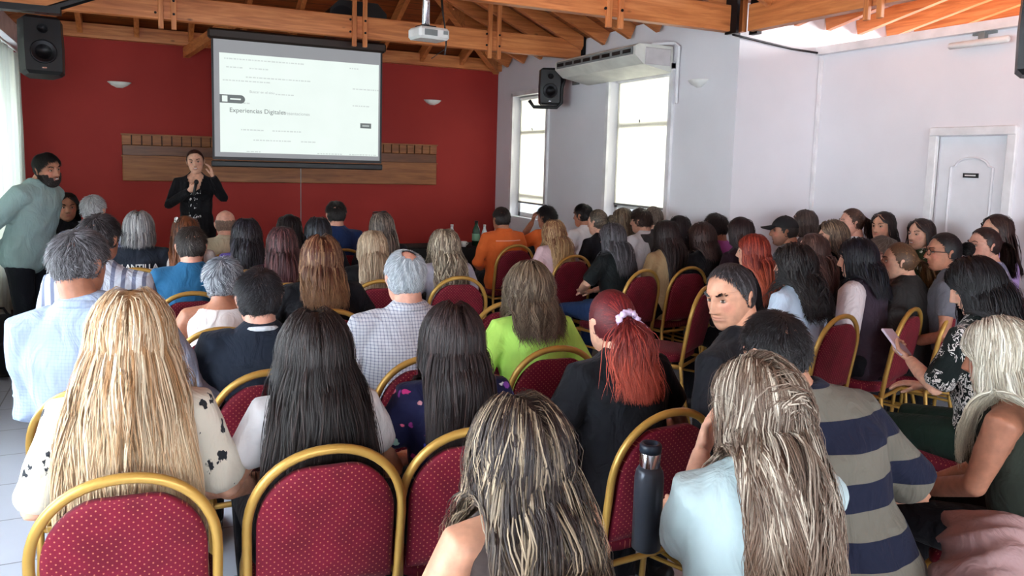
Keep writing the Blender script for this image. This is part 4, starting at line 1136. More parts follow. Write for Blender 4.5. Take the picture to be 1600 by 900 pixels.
    # cloth folds
    nrm = tv-np.array([0, 0, 1])*tv[:, 2:3]; nrm[:, 2] = 0; nrm /= np.linalg.norm(nrm, axis=1)[:, None]+1e-6
    ph = rng.random(4)*6
    wr_ = np.sin(tv[:, 2]*38+tv[:, 0]*22+ph[0])*np.sin(tv[:, 0]*17-tv[:, 2]*9+ph[1])*np.clip(1.3-(tv[:, 2]-hipz)*2.1, .2, 1)
    tv = tv+nrm*(wr_*.0055)[:, None]
    if S.get('vneck'):
        z0, wv_ = S['vneck']; cen_ = tv[tf].mean(1); kp = ~((cen_[:, 1] > 0) & (np.abs(cen_[:, 0]) < (cen_[:, 2]-z0)*wv_)); tf = tf[kp]
    shirt = mobj(S.get('topname', 'shirt'), tv, tf, top, T)
    if S.get('collar'):
        c_ = tp(0, -.02, .525); R_ = .068*kx
        pts = [c_+V3(R_*1.05*math.sin(a), R_*1.0*math.cos(a)+.004, .012*math.cos(a)*-1) for a in np.linspace(.35, 2*math.pi-.35, 19)]
        o = MB().tube(pts, (.011 if isinstance(S['collar'], tuple) else .017), 8, up=(0, 0, 1)).build('collar', fabric(S['collar']) if isinstance(S['collar'], tuple) else top, T, True)
    pm = S['pants'] or M_DARKPANTS
    if not S.get('skirt'):
        tl = legs(.010)+[tor(.008, -.2, .06)]
        pv, pf = remesh(tl, max(vx, .014), 2); mobj('trousers', pv, pf, pm, T)
    for i in (0, 1):
        kn, an = LG[i]; f_ = (an-kn); yy = V3(f_[0]*.1, 1, 0); yy /= np.linalg.norm(yy)
        sm = MB(); a = V3(an[0], an[1], 0)
        sm.tube([a+yy*-.06+V3(0, 0, .045), a+yy*.02+V3(0, 0, .048), a+yy*.11+V3(0, 0, .036), a+yy*.185+V3(0, 0, .026)], [(.036, .044), (.04, .048), (.044, .034), (.034, .022)], 12)
        sm.tube([a+V3(0, 0, .05), a+V3(0, 0, .11)], [.042, .04], 12)
        v = sm.v; sm.v = [np.maximum(x, [-9, -9, .0]) for x in v]
        sm.build('shoe', S.get('shoe', M_SHOE), T, True)
    # --- hair
    TC = [(tp(0, -.0, .28), V3(.165*bk*kx+inf, .118*bk+inf, .30*kz)), (tp(0, -.005, .40), V3(.205*bk*kx+inf, .102+inf, .115*kz)),
          (tp(0, -.01, .05), V3(.175*bk*kx+inf, .125*bk+inf, .22*kz)), (tp(0, -.02, .52), V3(nr+.008, nr+.006, .1))]
    for i in (0, 1):
        TC.append((sh[i]+V3(0, 0, -.0), V3(.07*bk+inf, .066*bk+inf, .066*bk+inf)))
        m_ = sh[i]*.55+A[i][0]*.45; TC.append((m_, V3(.055*bk+inf, .06*bk+inf, .15)))
    if S['hair']:
        hv_, hf_, hcol, huv = make_hair(hc, hoff, TC, dict(S['hair'], rs=hs*S['hair'].get('rs', 1.0), chair=not S['stand'], leany=math.tan(ln_), bulkoff=.118*(bk-1)), S.get('hairlevel', lv), seed)
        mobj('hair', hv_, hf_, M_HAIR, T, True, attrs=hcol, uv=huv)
    # --- face details, only where the face can be seen
    if 'face' in S:
        hair_c = S['hair']['c1'] if S['hair'] else (60, 50, 45)
        for s in (-1, 1):
            ev, ef = ellipsoid((0, 0, 0), (.0118, .007, .0058), 20, 14)
            ec = np.tile(lin((176, 164, 156)), (len(ev), 1)); r = np.hypot(ev[:, 0]-S.get('gaze', 0)*.004, ev[:, 2]*1.0)
            ec[r < .0056] = lin((52, 34, 24)); ec[ev[:, 2] > .0042] = lin((40, 28, 24))
            mobj('eye', ((ev+V3(s*.031, .0795, -.010))*hs)@hoff.T+hc, ef, M_EYE, T, True, attrs=ec)
        brow = []
        for s in (-1, 1):
            q = rng.random(60); x = .014+.034*q; z = .010+.008*np.sin(q*2.4)+rng.normal(0, (.0012 if fem else .002), 60)
            y = np.full(60, .0955)-(x-.010)**2*15
            brow.append(np.stack([s*x, y, z], 1))
        bp = np.concatenate(brow); fl = np.stack([np.sign(bp[:, 0]), np.zeros(120)-.2, np.full(120, .1)], 1)
        bv_, bf_, bc, bu = tuft(bp, np.tile([0, 1., 0], (120, 1)), fl, .009, (.0009 if fem else .0014), tuple(int(c*.6) for c in (hair_c if sum(hair_c) < 330 else (90, 70, 55))), rng)
        mobj('eyebrows', (bv_*hs)@hoff.T+hc, bf_, M_HAIR, T, True, attrs=bc, uv=bu)
        if S.get('beard'):
            m_ = (hv[:, 2] < -.04) & (hv[:, 1] > -.02) & (np.abs(hv[:, 0]) < .074) & ~((np.abs(hv[:, 0]) < .025) & (np.abs(hv[:, 2]+.0745) < .010)) & ~((hv[:, 2] > -.062) & (np.abs(hv[:, 0]) < .05) & (hv[:, 1] > .06))
            pp_ = np.repeat(hv[m_], 2, 0)+rng.normal(0, .002, (2*m_.sum(), 3)); nn = pp_/np.linalg.norm(pp_, axis=1)[:, None]
            v_, f_, c_, u_ = tuft(pp_, nn, np.tile([0, .1, -1.], (len(pp_), 1)), .008, .0018, S['beard'], rng)
            mobj('beard', (v_*hs)@hoff.T+hc, f_, M_HAIR, T, True, attrs=c_, uv=u_)
        if S.get('smile'):
            v_, f_ = ellipsoid((0, 0, 0), (.015, .004, .0032), 14, 8); mobj('teeth', ((v_+V3(0, .0935, -.0745))*hs)@hoff.T+hc, f_, M_WPLAST, T, True)
    if S.get('glasses'):
        gm = MB()
        for s in (-1, 1):
            pts = [(s*.034+.024*math.cos(a), .104-.002*math.cos(a)*s, -.012+.019*math.sin(a)) for a in np.linspace(0, 2*math.pi, 17)]
            gm.tube(pts, .0022, 6, cap=False, up=(0, 1, 0)); gm.tube([(s*.057, .102, -.006), (s*.079, .06, -.004), (s*.082, -.005, -.006)], .0022, 6)
        gm.tube([(-.011, .105, -.008), (.011, .105, -.008)], .002, 6)
        o = gm.build('glasses', S['glasses'], T, True)
        me = o.data; co = np.empty(len(me.vertices)*3); me.vertices.foreach_get('co', co); co = (co.reshape(-1, 3)*hs)@hoff.T+hc; me.vertices.foreach_set('co', co.ravel())
    info = dict(T=T, hc=hc, hoff=hoff, tp=tp, sh=sh, A=A, kx=kx, root=root, hs=hs, kz=kz, shirt=shirt)
    return info
def head_part(info, mb, name, mat):
    """mb in head coordinates, becomes a child of the person"""
    v = (np.concatenate(mb.v)*info['hs'])@info['hoff'].T+info['hc']
    return mobj(name, v, mb.f, mat, info['T'], True)

# ------------------------------------------------------------------ banquet chairs
def chair_fabric():
    m, nt, b = nmat('dotted_wine_red_upholstery')
    tc = nt.nodes.new('ShaderNodeTexCoord'); sp = nt.nodes.new('ShaderNodeSeparateXYZ'); nt.links.new(tc.outputs['UV'], sp.inputs[0])
    u = mathn(nt, 'DIVIDE', sp.outputs[0], .021); v = mathn(nt, 'DIVIDE', sp.outputs[1], .021)
    def dots(u, v, r):
        a = mathn(nt, 'SUBTRACT', mathn(nt, 'FRACT', mathn(nt, 'MULTIPLY', mathn(nt, 'ADD', u, v), 1.05)), .5)
        c = mathn(nt, 'SUBTRACT', mathn(nt, 'FRACT', mathn(nt, 'MULTIPLY', mathn(nt, 'SUBTRACT', u, v), 1.05)), .5)
        return mathn(nt, 'LESS_THAN', mathn(nt, 'ADD', mathn(nt, 'MULTIPLY', a, a), mathn(nt, 'MULTIPLY', c, c)), r)
    d1 = dots(u, v, .020)
    d2 = dots(mathn(nt, 'ADD', mathn(nt, 'MULTIPLY', u, 2.0), .5), mathn(nt, 'MULTIPLY', v, 2.0), .03)
    n = N(nt, 'ShaderNodeTexNoise', i_Scale=14.0, i_Detail=3.0); nt.links.new(tc.outputs['Object'], n.inputs['Vector'])
    base = ramp(nt, n.outputs[0], [(.3, (98, 10, 32)), (.7, (118, 15, 42))])
    col = mixc(nt, mathn(nt, 'MULTIPLY', d2, .35), base, L4((70, 6, 40)))
    col = mixc(nt, mathn(nt, 'MULTIPLY', d1, .6), col, L4((206, 128, 100)))
    nt.links.new(col, b.inputs['Base Color']); b.inputs['Roughness'].default_value = .7; b.inputs['Specular IOR Level'].default_value = .25
    b.inputs['Sheen Weight'].default_value = .04
    return m
M_CHAIR = chair_fabric()
M_GOLD = plain('gold_painted_metal', (188, 148, 74), .36, .35, noise=.05)
def chair_parts(T):
    def chbk(x, z):     # y of the back frame at height z
        return -.205-.075*max(0, z-.45)/.47
    # back frame: arch
    W, H0, H1 = .205, .70, .92
    pts = [(-W, chbk(0, .44), .42), (-W-.003, chbk(0, .55), .55)]
    for a in np.linspace(math.pi, 0, 25):
        z = H0+(H1-H0)*math.sin(a)**.9; x = (W+.005)*math.cos(a); x = math.copysign(abs(x)**.94*(W+.005)**.06, x) if abs(x) > 1e-6 else 0
        pts.append((x, chbk(0, z), z))
    pts += [(W+.003, chbk(0, .55), .55), (W, chbk(0, .44), .42)]
    MB().tube(pts, [(.0135, .0135)]*len(pts), 8, up=(0, 1, .15)).build('back_frame', M_GOLD, T, True)
    # padded back
    nx, nz = 22, 22; V = []; F = []; UV = []
    def outline(t):   # t 0..1 -> half width at height
        z = .50+t*.385
        if z <= H0: return .186, z
        q = (z-H0)/(.885-H0); return .186*math.sqrt(max(0, 1-q**2.3)), z
    for side in (0, 1):
        for j in range(nz+1):
            t = 1-(1-j/nz)**1.5
            hw, z = outline(t)
            zc = z
            for i in range(nx+1):
                s = -1+2*i/nx; x = hw*s
                e = (1-abs(s)**4)*(1-abs(2*t-1)**6)
                dip = -.014*max(0, 1-(x/.09)**2)*(t > .93)*(t-.93)/.07
                y = chbk(0, z)+(.012+.022*e if side == 0 else -.010-.014*e)
                V.append((x, y, zc+dip)); UV.append((x, z))
    m = (nx+1)*(nz+1)
    for side in (0, 1):
        for j in range(nz):
            for i in range(nx):
                a = side*m+j*(nx+1)+i; q = (a, a+1, a+nx+2, a+nx+1); F.append(q[::-1] if side == 0 else q)
    rim = [j*(nx+1) for j in range(nz+1)]+[nz*(nx+1)+i for i in range(1, nx+1)]+[j*(nx+1)+nx for j in range(nz-1, -1, -1)]+[i for i in range(nx-1, -1, -1)]
    for a, b_ in zip(rim, rim[1:]): F.append((a, a+m, b_+m, b_))
    mobj('backrest', V, F, M_CHAIR, T, True, uv=UV)
    # seat cushion
    V = []; F = []; UV = []; n = 28
    for (z, k) in ((.425, .93), (.435, 1.0), (.462, 1.01), (.478, .95), (.486, .75), (.488, .4), (.488, .01)):
        for i in range(n):
            a = 2*math.pi*i/n; c, s = math.cos(a), math.sin(a)
            x = math.copysign(abs(c)**.45, c)*.205*k; y = math.copysign(abs(s)**.45, s)*.21*k+.03
            V.append((x, y, z)); UV.append((x, y))
    for j in range(6):
        for i in range(n): F.append((j*n+i, j*n+(i+1) % n, (j+1)*n+(i+1) % n, (j+1)*n+i))
    F.append(tuple(range(n-1, -1, -1))); F.append(tuple(6*n+i for i in range(n)))
    mobj('seat', V, F, M_CHAIR, T, True, uv=UV)
    fr = MB()
    for s in (-1, 1): fr.tube([(s*.19, -.2, .41), (s*.192, .18, .41), (s*.19, .235, .402)], .011, 8)
    fr.tube([(-.19, .235, .405), (.19, .235, .405)], .011, 8).tube([(-.19, -.2, .41), (.19, -.2, .41)], .011, 8)
    fr.build('seat_frame', M_GOLD, T, True)
    for s in (-1, 1):
        MB().tube([(s*.19, .215, .405), (s*.195, .245, .36), (s*.2, .262, .012)], .0115, 8, up=(0, 1, 0)).build('leg', M_GOLD, T, True)
        MB().tube([(s*.205, -.20, .44), (s*.203, -.215, .3), (s*.2, -.285, .012)], .0115, 8, up=(0, 1, 0)).build('leg', M_GOLD, T, True)
    for s in (-1, 1): MB().tube([(s*.2, -.225, .29), (s*.197, .252, .29)], .008, 8).build('stretcher', M_GOLD, T, True)
CHAIR0 = []
def chair(x, y, rz, label, group=None):
    if not CHAIR0:
        t = empty('banquet_chair', (x, y, 0), rz); chair_parts(t); CHAIR0.append(t)
    else:
        src = CHAIR0[0]; t = src.copy(); COL.objects.link(t); t.location = (x, y, 0); t.rotation_euler = (0, 0, rz)
        for ch in src.children:
            c = ch.copy(); COL.objects.link(c); c.parent = t
    tag(t, label, 'chair', group); return t
# ------------------------------------------------------------------ the audience and the speakers
BK = (20, 17, 18); DB = (42, 30, 26); BR = (84, 56, 40); CO = (128, 72, 42); BL = (190, 152, 102); LB = (222, 204, 168); GR = (150, 152, 156); DG = (84, 84, 88)
def hp(x, y, Y): return tuple(at_y(x, y, Y))
def hx(x, y, X): return tuple(at_x(x, y, X))
def long(c1, L=.38, **k): return dict(style='long', c1=c1, L=L, **k)
def short(c1, L=.045, **k): return dict(style='short', c1=c1, L=L, **k)
WHITE_BLACK_FLORAL = fabric((226, 218, 202), 'floral', (44, 46, 52), scale=1.7, name='white_blouse_with_black_flowers')
BRIGHT_FLORAL = fabric((28, 30, 66), 'floral', (50, 80, 190), (190, 50, 120), scale=2.4, name='navy_dress_with_bright_flowers')
LEAF = fabric((18, 26, 26), 'leaf', (206, 200, 196), scale=1.3, name='black_blouse_with_pale_leaves')
BIGSTRIPE = fabric((112, 108, 98), 'stripes', (26, 30, 50), scale=.150, name='grey_and_navy_striped_shirt')
PEOPLE = []
def P(chair_label=None, ch=True, **k):
    I = person(k); PEOPLE.append(I)
    if ch and not k.get('stand'):
        yw = math.radians(k.get('yaw', 0)+k.get('seat_turn', 0)); T = I['T']; dy = .035
        if chair_label is None:
            lb = k['label'].split(',')[0].split()[:11]
            while lb[-1] in ('a', 'the', 'with', 'and', 'of', 'in', 'behind', 'to', 'at', 'on', 'over', 'an', 'his', 'her', 'short', 'long', 'straight', 'black', 'dark', 'under', 'left', 'mid-brown', 'grey', 'yellow', 'thick', 'chestnut', 'white', 'wide-striped', 'golden', 'front', 'beside', 'across', 'wavy', 'room', 'large', 'off-white', 'facing', 'turning', 'face', 'chin', 'resting', 'bare', 'neck', 'pale', 'band', 'beige', 'burgundy', 'streaked', 'below'): lb.pop()
            lb = ' '.join(lb)
            chair_label = 'red banquet chair under the '+lb
        chair(T.location.x-math.sin(yw)*dy, T.location.y+math.cos(yw)*dy, yw, chair_label)
    return I

# ---- back row, closest to the camera
P(at=hp(815, 622, 1.42), yaw=4, lean=2, female=True, level=0, skin='mid', top=fabric((60, 50, 48)), sleeve='none',
  hair=long((46, 36, 34), .44, c2=(200, 178, 148), mix=.30, tip=(136, 112, 88), root=.3, wave=.014, freq=26, thick=.026, clumps=18, ragged=.05, streaks=9, fine=True, rs=1.08, flare=.12),
  label='woman nearest the camera with long wavy dark hair highlighted blonde',
  chair_label='red banquet chair mostly below the frame under the highlighted wavy hair')
info = P(at=hp(1192, 555, 1.32), yaw=-18, lean=15, tilt=7, head=(24, -2, -3), female=True, level=0, skin='light', top=fabric((186, 208, 212), name='pale_blue_cloth'), sleeve='half', face=0, gaze=0, bulk=1.05,
  hair=long((98, 78, 64), .34, c2=(214, 202, 184), mix=.40, tip=(118, 88, 66), root=.5, wave=.013, freq=24, thick=.024, clumps=20, ragged=.045, part=-.15, streaks=11, fine=True, rs=1.04, flare=.04),
  arms=[dict(epos=hp(1066, 850, 1.38), wpos=hp(1096, 706, 1.50), hpos=hp(1122, 640, 1.54), hand='relaxed', palm=(.6, -.8, .1)), dict(epos=hp(1180, 880, 1.55), wpos=hp(1088, 800, 1.66), hpos=hp(1045, 785, 1.64), hand='grip', palm=(-.5, 1, 0))],
  label='woman in a pale blue top with long ash blonde hair, hand at her chin',
  chair_label='red banquet chair below the frame under the pale blue top')
P(at=hp(1572, 498, 1.46), yaw=16, lean=10, tilt=-12, head=(2, -6, 0), female=True, level=0, skin='tan', top=fabric((52, 58, 50), name='dark_olive_cloth'), sleeve='none', bulk=1.0, face=0,
  hair=long((168, 158, 138), .30, pull=.15, c2=(244, 240, 224), mix=.5, tip=(206, 196, 170), wave=.006, thick=.024, part=.1, streaks=13, fine=True, rs=1.05),
  arms=[dict(el=(-.25, .12, .76), wr=(-.07, .36, .62), hd=(.4, .9, -.1)), dict(el=(.25, .1, .76), wr=(.05, .34, .62), hd=(-.5, .8, -.1))],
  label='woman in a dark olive sleeveless top with straight platinum hair at the right edge',
  chair_label='red banquet chair with gold arch in the bottom right corner')

# ---- second row
P(at=hp(203, 455, 2.28), yaw=-4, lean=2, female=True, level=0, skin='light', top=WHITE_BLACK_FLORAL, sleeve='half', inf=.016, bulk=.98,
  hair=long((166, 124, 84), .62, flare=.24, pull=-.10, c2=(234, 216, 186), mix=.5, tip=(208, 184, 150), root=.2, wave=.010, freq=14, thick=.028, part=.02, ragged=.07, rs=1.07, fine=True, streaks=15),
  label='woman with very long blonde hair in a white blouse with black flowers',
  chair_label='red dotted banquet chair in the bottom left corner, under the blonde hair')
P(at=hp(492, 487, 2.28), yaw=-3, lean=1, head=(0, 0, 0), female=True, level=0, skin='mid', top=fabric((226, 224, 226), name='white_cloth'), sleeve='short', bulk=1.0,
  hair=long((30, 24, 24), .50, flare=.26, pull=-.12, c2=(66, 54, 52), mix=.3, wave=.010, freq=13, thick=.030, ragged=.05, rs=1.05, streaks=12, fine=True),
  label='woman with very long black hair over a white short-sleeved top',
  chair_label='red dotted banquet chair at the bottom, under the long black hair and white top')
P(at=hp(708, 475, 2.28), yaw=-6, lean=2, female=True, level=0, skin='mid', top=BRIGHT_FLORAL, sleeve='short', bulk=1.0,
  hair=long((34, 26, 27), .30, c2=(78, 62, 60), mix=.3, wave=.006, freq=12, thick=.026, part=.08, ragged=.02, rs=1.03, fine=True),
  label='woman with straight dark hair in a navy dress with bright flowers',
  chair_label='red banquet chair half hidden behind the highlighted wavy hair')
RED = P(at=hp(958, 446, 2.28), yaw=4, lean=7, head=(-6, -2, 0), female=True, level=0, skin='light', top=fabric((20, 22, 28), name='black_cloth'), sleeve='short', bulk=1.22,
  hair=dict(style='ponytail', c1=(92, 22, 30), c2=(158, 56, 50), L=.33, mix=.35, tip=(214, 96, 72), root=.42, tie=(0, -.95, .12), wave=.010, freq=30, fan=.011, thick=.008),
  label='woman in black with a bright red ponytail and a lilac scrunchie',
  chair_label='red dotted banquet chair behind the steel flask, under the red ponytail')
MAN = P(at=hx(1145, 408, 1.88), yaw=22, lean=6, head=(76, -10, 4), level=0, face=0, stubble=.12, skin='mid', top=fabric((24, 25, 31), name='near_black_cloth'), sleeve='long', bulk=1.05, gaze=-1, collar=(34, 35, 42),
  hair=dict(style='crop', c1=(38, 34, 36), c2=(96, 94, 98), L=.018, mix=.35, mess=.1, recede=.30),
  hs=.97,
  label='man in a black polo turning his face to the left, short dark hair')
P(at=hx(1215, 480, 1.62), yaw=-4, tilt=-14, seat_turn=-90, lean=10, head=(4, -8, 0), level=0, skin='mid', top=BIGSTRIPE, sleeve='half', bulk=1.28, inf=.02,
  hair=short((30, 28, 30), .05, c2=(70, 68, 72), mix=.2, mess=.4),
  label='broad man in a grey and navy wide-striped shirt, short dark hair')
P(at=hx(1528, 402, 3.25), yaw=8, lean=10, head=(30, -22, 0), female=True, level=0, skin='light', top=LEAF, sleeve='half', bulk=1.1, face=0, pants=M_GREENPANTS, shoe=M_WSHOE,
  hair=long((18, 17, 20), .27, c2=(44, 44, 50), mix=.25, wave=.012, freq=26, thick=.030, ragged=.04),
  arms=[dict(el=(-.24, .14, .80), wr=(-.10, .33, .86), hd=(.2, .9, .3), hand='grip', palm=(.4, 0, .9)), dict(el=(.24, .12, .78), wr=(.05, .34, .72), hd=(-.5, .8, 0))],
  label='woman in a black leaf-print blouse and green trousers holding a phone',
  chair_label='red banquet chair with gold side frame under the green trousers')

# ---- third row
P(at=hp(122, 355, 3.15), yaw=-14, tilt=-10, lean=3, head=(-22, -3, 0), level=0, skin='tan', top=fabric((164, 180, 204), 'check', (150, 166, 196), scale=.012, name='pale_blue_shirt_cloth'), sleeve='long', bulk=1.22, collar=True, inf=.018,
  hair=short((62, 60, 64), .06, c2=(150, 150, 156), mix=.42, mess=.45, lift=.4),
  label='large man in a pale blue shirt with wavy dark grey hair at left')
P(at=hp(404, 417, 3.15), yaw=0, lean=4, level=0, skin='pink', top=fabric((30, 38, 52), name='navy_polo_cloth'), sleeve='short', bulk=1.15, collar=(214, 220, 228),
  hair=short((28, 27, 31), .055, c2=(72, 72, 80), mix=.25, mess=.55, lift=.5),
  label='man in a navy polo with a white collar line, short black hair')
P(at=hp(634, 388, 3.15), yaw=0, lean=3, level=0, skin='pink', top=fabric((208, 210, 218), 'check', (120, 126, 150), scale=.013, name='fine_checked_cloth'), sleeve='long', bulk=1.22, collar=True,
  hair=short((150, 158, 166), .04, c2=(206, 214, 220), mix=.5, bald=(.05, -.35, .9, .935), mess=.2, rs=1.03),
  label='man in a fine checked shirt with grey hair and a bald crown')
P(at=hp(828, 413, 3.15), yaw=-4, lean=8, female=True, level=0, skin='light', top=fabric((200, 255, 120), name='lime_green_cloth'), sleeve='half', bulk=1.12,
  hair=long((84, 68, 54), .15, c2=(146, 128, 106), mix=.4, wave=.015, freq=44, thick=.034, clumps=30, ragged=.03, lock=.1, rs=1.06),
  label='woman in a lime green top with curly light brown hair')
P(at=hx(1243, 381, 3.35), yaw=12, lean=6, head=(14, 0, 0), female=True, level=1, skin='light', top=fabric((198, 216, 236), name='light_blue_blouse_cloth'), sleeve='long', bulk=1.1, face=1,
  hair=long((26, 23, 25), .26, c2=(64, 58, 56), mix=.25, wave=.022, freq=34, thick=.034, clumps=26, lock=.1),
  label='woman in a light blue blouse with thick curly black hair')
P(at=hx(1342, 372, 3.90), yaw=20, lean=8, head=(14, -4, 0), female=True, level=1, skin='light', top=fabric((62, 50, 62), name='plum_grey_cloth'), sleeve='half', bulk=1.08,
  hair=long((16, 17, 24), .20, c2=(40, 44, 60), mix=.25, wave=.003, thick=.028, ragged=.012, rs=1.04),
  label='woman with a sleek black bob and white sleeves under a plum vest', shirt_white=True)
P(at=hx(1408, 375, 4.25), yaw=18, lean=8, head=(26, 0, 0), female=True, level=1, skin='light', top=fabric((46, 44, 44), name='charcoal_cloth'), sleeve='half', bulk=1.1, face=1,
  hair=dict(style='ponytail', c1=(96, 68, 48), c2=(150, 112, 74), L=.42, tie=(.1, -.9, -.05), mix=.35, tip=(178, 138, 84), root=.45, wave=.006, thick=.012, fan=.012),
  label='woman in charcoal with a long light brown low ponytail')
P(at=hx(1478, 360, 4.40), yaw=30, lean=6, head=(28, 0, 0), female=True, level=1, skin='tan', top=fabric((104, 104, 112), name='grey_cloth'), sleeve='short', bulk=1.15, face=1, glasses=M_BLACK,
  hair=dict(style='bun', c1=(24, 22, 24), c2=(50, 46, 46), bun=.045, tie=(.1, -.98, .1), thick=.012),
  label='woman with black-rimmed glasses and a dark bun, seen in profile')
P(at=hx(1541, 352, 4.95), yaw=34, lean=5, head=(30, 0, 0), female=True, level=1, skin='pink', top=fabric((116, 116, 140), 'floral', (176, 178, 196), scale=1.4, name='grey_lilac_print_cloth'), sleeve='half', bulk=1.15, face=1,
  hair=dict(style='ponytail', c1=(46, 32, 30), c2=(84, 60, 52), L=.3, tie=(0, -.95, .1), mix=.3, wave=.004, thick=.013, fan=.01),
  label='woman in a grey lilac print top with dark hair tied back')
P(at=hx(1560, 332, 5.33), yaw=50, lean=3, head=(20, 0, 0), female=True, level=2, skin='light', top=fabric((176, 150, 206), name='lilac_cloth'), sleeve='short', face=2,
  hair=long((48, 34, 32), .28, c2=(80, 58, 50), thick=.018),
  label='woman in a lilac top with straight dark hair beside the door')

# ---- fourth row
P(at=hp(155, 332, 4.35), yaw=-10, lean=4, head=(-20, 0, 0), level=1, skin='tan', top=fabric((190, 196, 208), 'pinstripes', (110, 116, 138), scale=.045, name='striped_shirt_cloth'), sleeve='long', bulk=1.05,
  hair=short((38, 34, 36), .06, c2=(80, 78, 82), mess=.3, lift=.5),
  label='dark-haired person in a pale vertically striped shirt behind the large man')
P(at=hp(348, 400, 3.95), yaw=-6, lean=6, head=(-8, -4, 0), female=True, level=1, skin='tan', top=fabric((222, 214, 212), name='off_white_cloth'), sleeve='none', bulk=1.12,
  hair=short((92, 96, 106), .055, c2=(188, 196, 204), mix=.5, mess=.4, lift=.5, rs=1.05),
  label='woman with short blue-grey hair and bare neck in an off-white top')
P(at=hp(502, 370, 4.2), yaw=-3, lean=4, female=True, level=1, skin='light', top=fabric((22, 24, 30), name='black_knit_cloth'), sleeve='long', bulk=1.28,
  hair=long((84, 44, 30), .20, c2=(176, 140, 104), mix=.35, tip=(150, 112, 76), root=.3, wave=.010, freq=26, thick=.032, rs=1.06, ragged=.03),
  label='woman in black with shoulder-length copper brown hair')
P(at=hx(1178, 363, 3.65), yaw=14, lean=4, head=(14, 0, 0), female=True, level=1, skin='light', top=fabric((34, 30, 34)), sleeve='long', face=1,
  hair=long((110, 30, 24), .30, c2=(176, 74, 52), mix=.4, tip=(196, 96, 64), wave=.005, thick=.020),
  label='woman with straight ginger red hair beside the turning man')
P(at=hx(1272, 362, 4.15), yaw=22, lean=6, head=(20, 0, 0), female=True, level=2, skin='light', top=fabric((40, 36, 40)), sleeve='long', face=2,
  hair=long((70, 48, 44), .24, c2=(112, 86, 76), wave=.005, thick=.018),
  chair_label='red banquet chair under the mid-brown haired woman beside the black sweatshirt',
  label='woman with straight mid-brown hair between the cap and the black sweatshirt')
SW = P(at=hx(1303, 343, 4.45), yaw=26, lean=2, head=(32, 0, 0), female=True, level=1, skin='light', top=fabric((20, 22, 28), name='black_sweatshirt_cloth'), sleeve='long', face=1,
  hair=long((76, 60, 50), .12, c2=(150, 128, 104), mix=.4, wave=.012, thick=.022, backness=.8),
  label='woman in a black sweatshirt with white print, short wavy brown hair')

# ---- fifth row
P(at=hp(298, 352, 4.95), yaw=-2, lean=4, level=1, skin='pink', top=fabric((36, 92, 132), name='teal_blue_cloth'), sleeve='short', bulk=1.1,
  hair=short((44, 38, 36), .05, c2=(92, 84, 78), mix=.25, mess=.5, lift=.45),
  label='man in a teal blue T-shirt with short brown hair')
P(at=hp(441, 352, 5.1), yaw=-4, lean=4, female=True, level=1, skin='mid', top=fabric((60, 30, 44)), sleeve='long',
  hair=long((56, 36, 40), .46, c2=(128, 84, 84), mix=.4, tip=(122, 74, 78), root=.2, wave=.006, thick=.022, rs=1.02),
  label='woman with very long burgundy brown hair')
P(at=hp(582, 358, 5.1), yaw=-4, lean=6, head=(14, 0, 4), female=True, level=1, skin='light', top=fabric((22, 22, 26)), sleeve='long',
  hair=long((156, 132, 108), .38, c2=(206, 186, 158), mix=.5, wave=.008, thick=.022, backness=.7),
  label='woman with long beige blonde hair over black clothes')
P(at=hp(695, 358, 5.1), yaw=0, lean=5, female=True, level=1, skin='light', top=fabric((176, 172, 186), name='pale_grey_cloth'), sleeve='long',
  hair=long((104, 90, 76), .34, c2=(202, 188, 164), mix=.45, wave=.016, freq=34, thick=.030, clumps=24, rs=1.05),
  label='woman with long wavy grey-blonde hair in front of the black table')
P(at=hp(958, 347, 5.1), yaw=16, lean=8, head=(4, 0, 0), female=True, level=1, skin='light', top=fabric((20, 26, 28), name='black_tshirt_cloth'), sleeve='half', pants=M_JEANS, bulk=1.05,
  hair=long((48, 46, 50), .24, c2=(104, 102, 108), mix=.35, wave=.003, thick=.022, part=.1),
  arms=[dict(el=(-.26, .1, .80), wr=(-.12, .30, .70), hd=(.7, .6, -.1)), dict(el=(.24, .1, .78), wr=(.05, .32, .68), hd=(-.7, .5, 0))],
  label='woman in a black T-shirt and jeans with straight dark grey hair')
P(at=hp(1042, 343, 5.1), yaw=8, lean=3, female=True, level=1, skin='light', top=fabric((186, 158, 118), name='camel_cloth'), sleeve='long',
  hair=long((34, 24, 24), .44, c2=(66, 46, 44), mix=.25, wave=.004, thick=.024, rs=1.03),
  label='woman in a camel cardigan with very long dark brown hair')
P(at=hx(1098, 348, 4.12), yaw=12, lean=6, head=(6, 0, 0), female=True, level=1, skin='light', top=fabric((16, 16, 20), name='deep_black_cloth'), sleeve='long', bulk=1.15,
  hair=long((44, 28, 26), .13, c2=(82, 54, 46), mix=.3, wave=.006, thick=.026, rs=1.03),
  label='woman in deep black with a short chestnut bob')
P(at=hx(1120, 332, 4.33), yaw=12, lean=2, head=(8, 0, 0), level=2, skin='tan', top=fabric((168, 84, 156), name='magenta_cloth'), sleeve='short',
  hair=short((24, 20, 22), .06, mess=.4, lift=.5, c2=(44, 36, 36)),
  label='dark short-haired person in a magenta top by the alcove corner')
P(at=hx(1158, 337, 4.28), yaw=12, lean=3, female=True, level=2, skin='mid', top=fabric((40, 24, 34)), sleeve='long',
  hair=long((34, 22, 24), .3, c2=(60, 40, 40), thick=.022, wave=.006),
  label='woman with dark brown hair next to the magenta top')
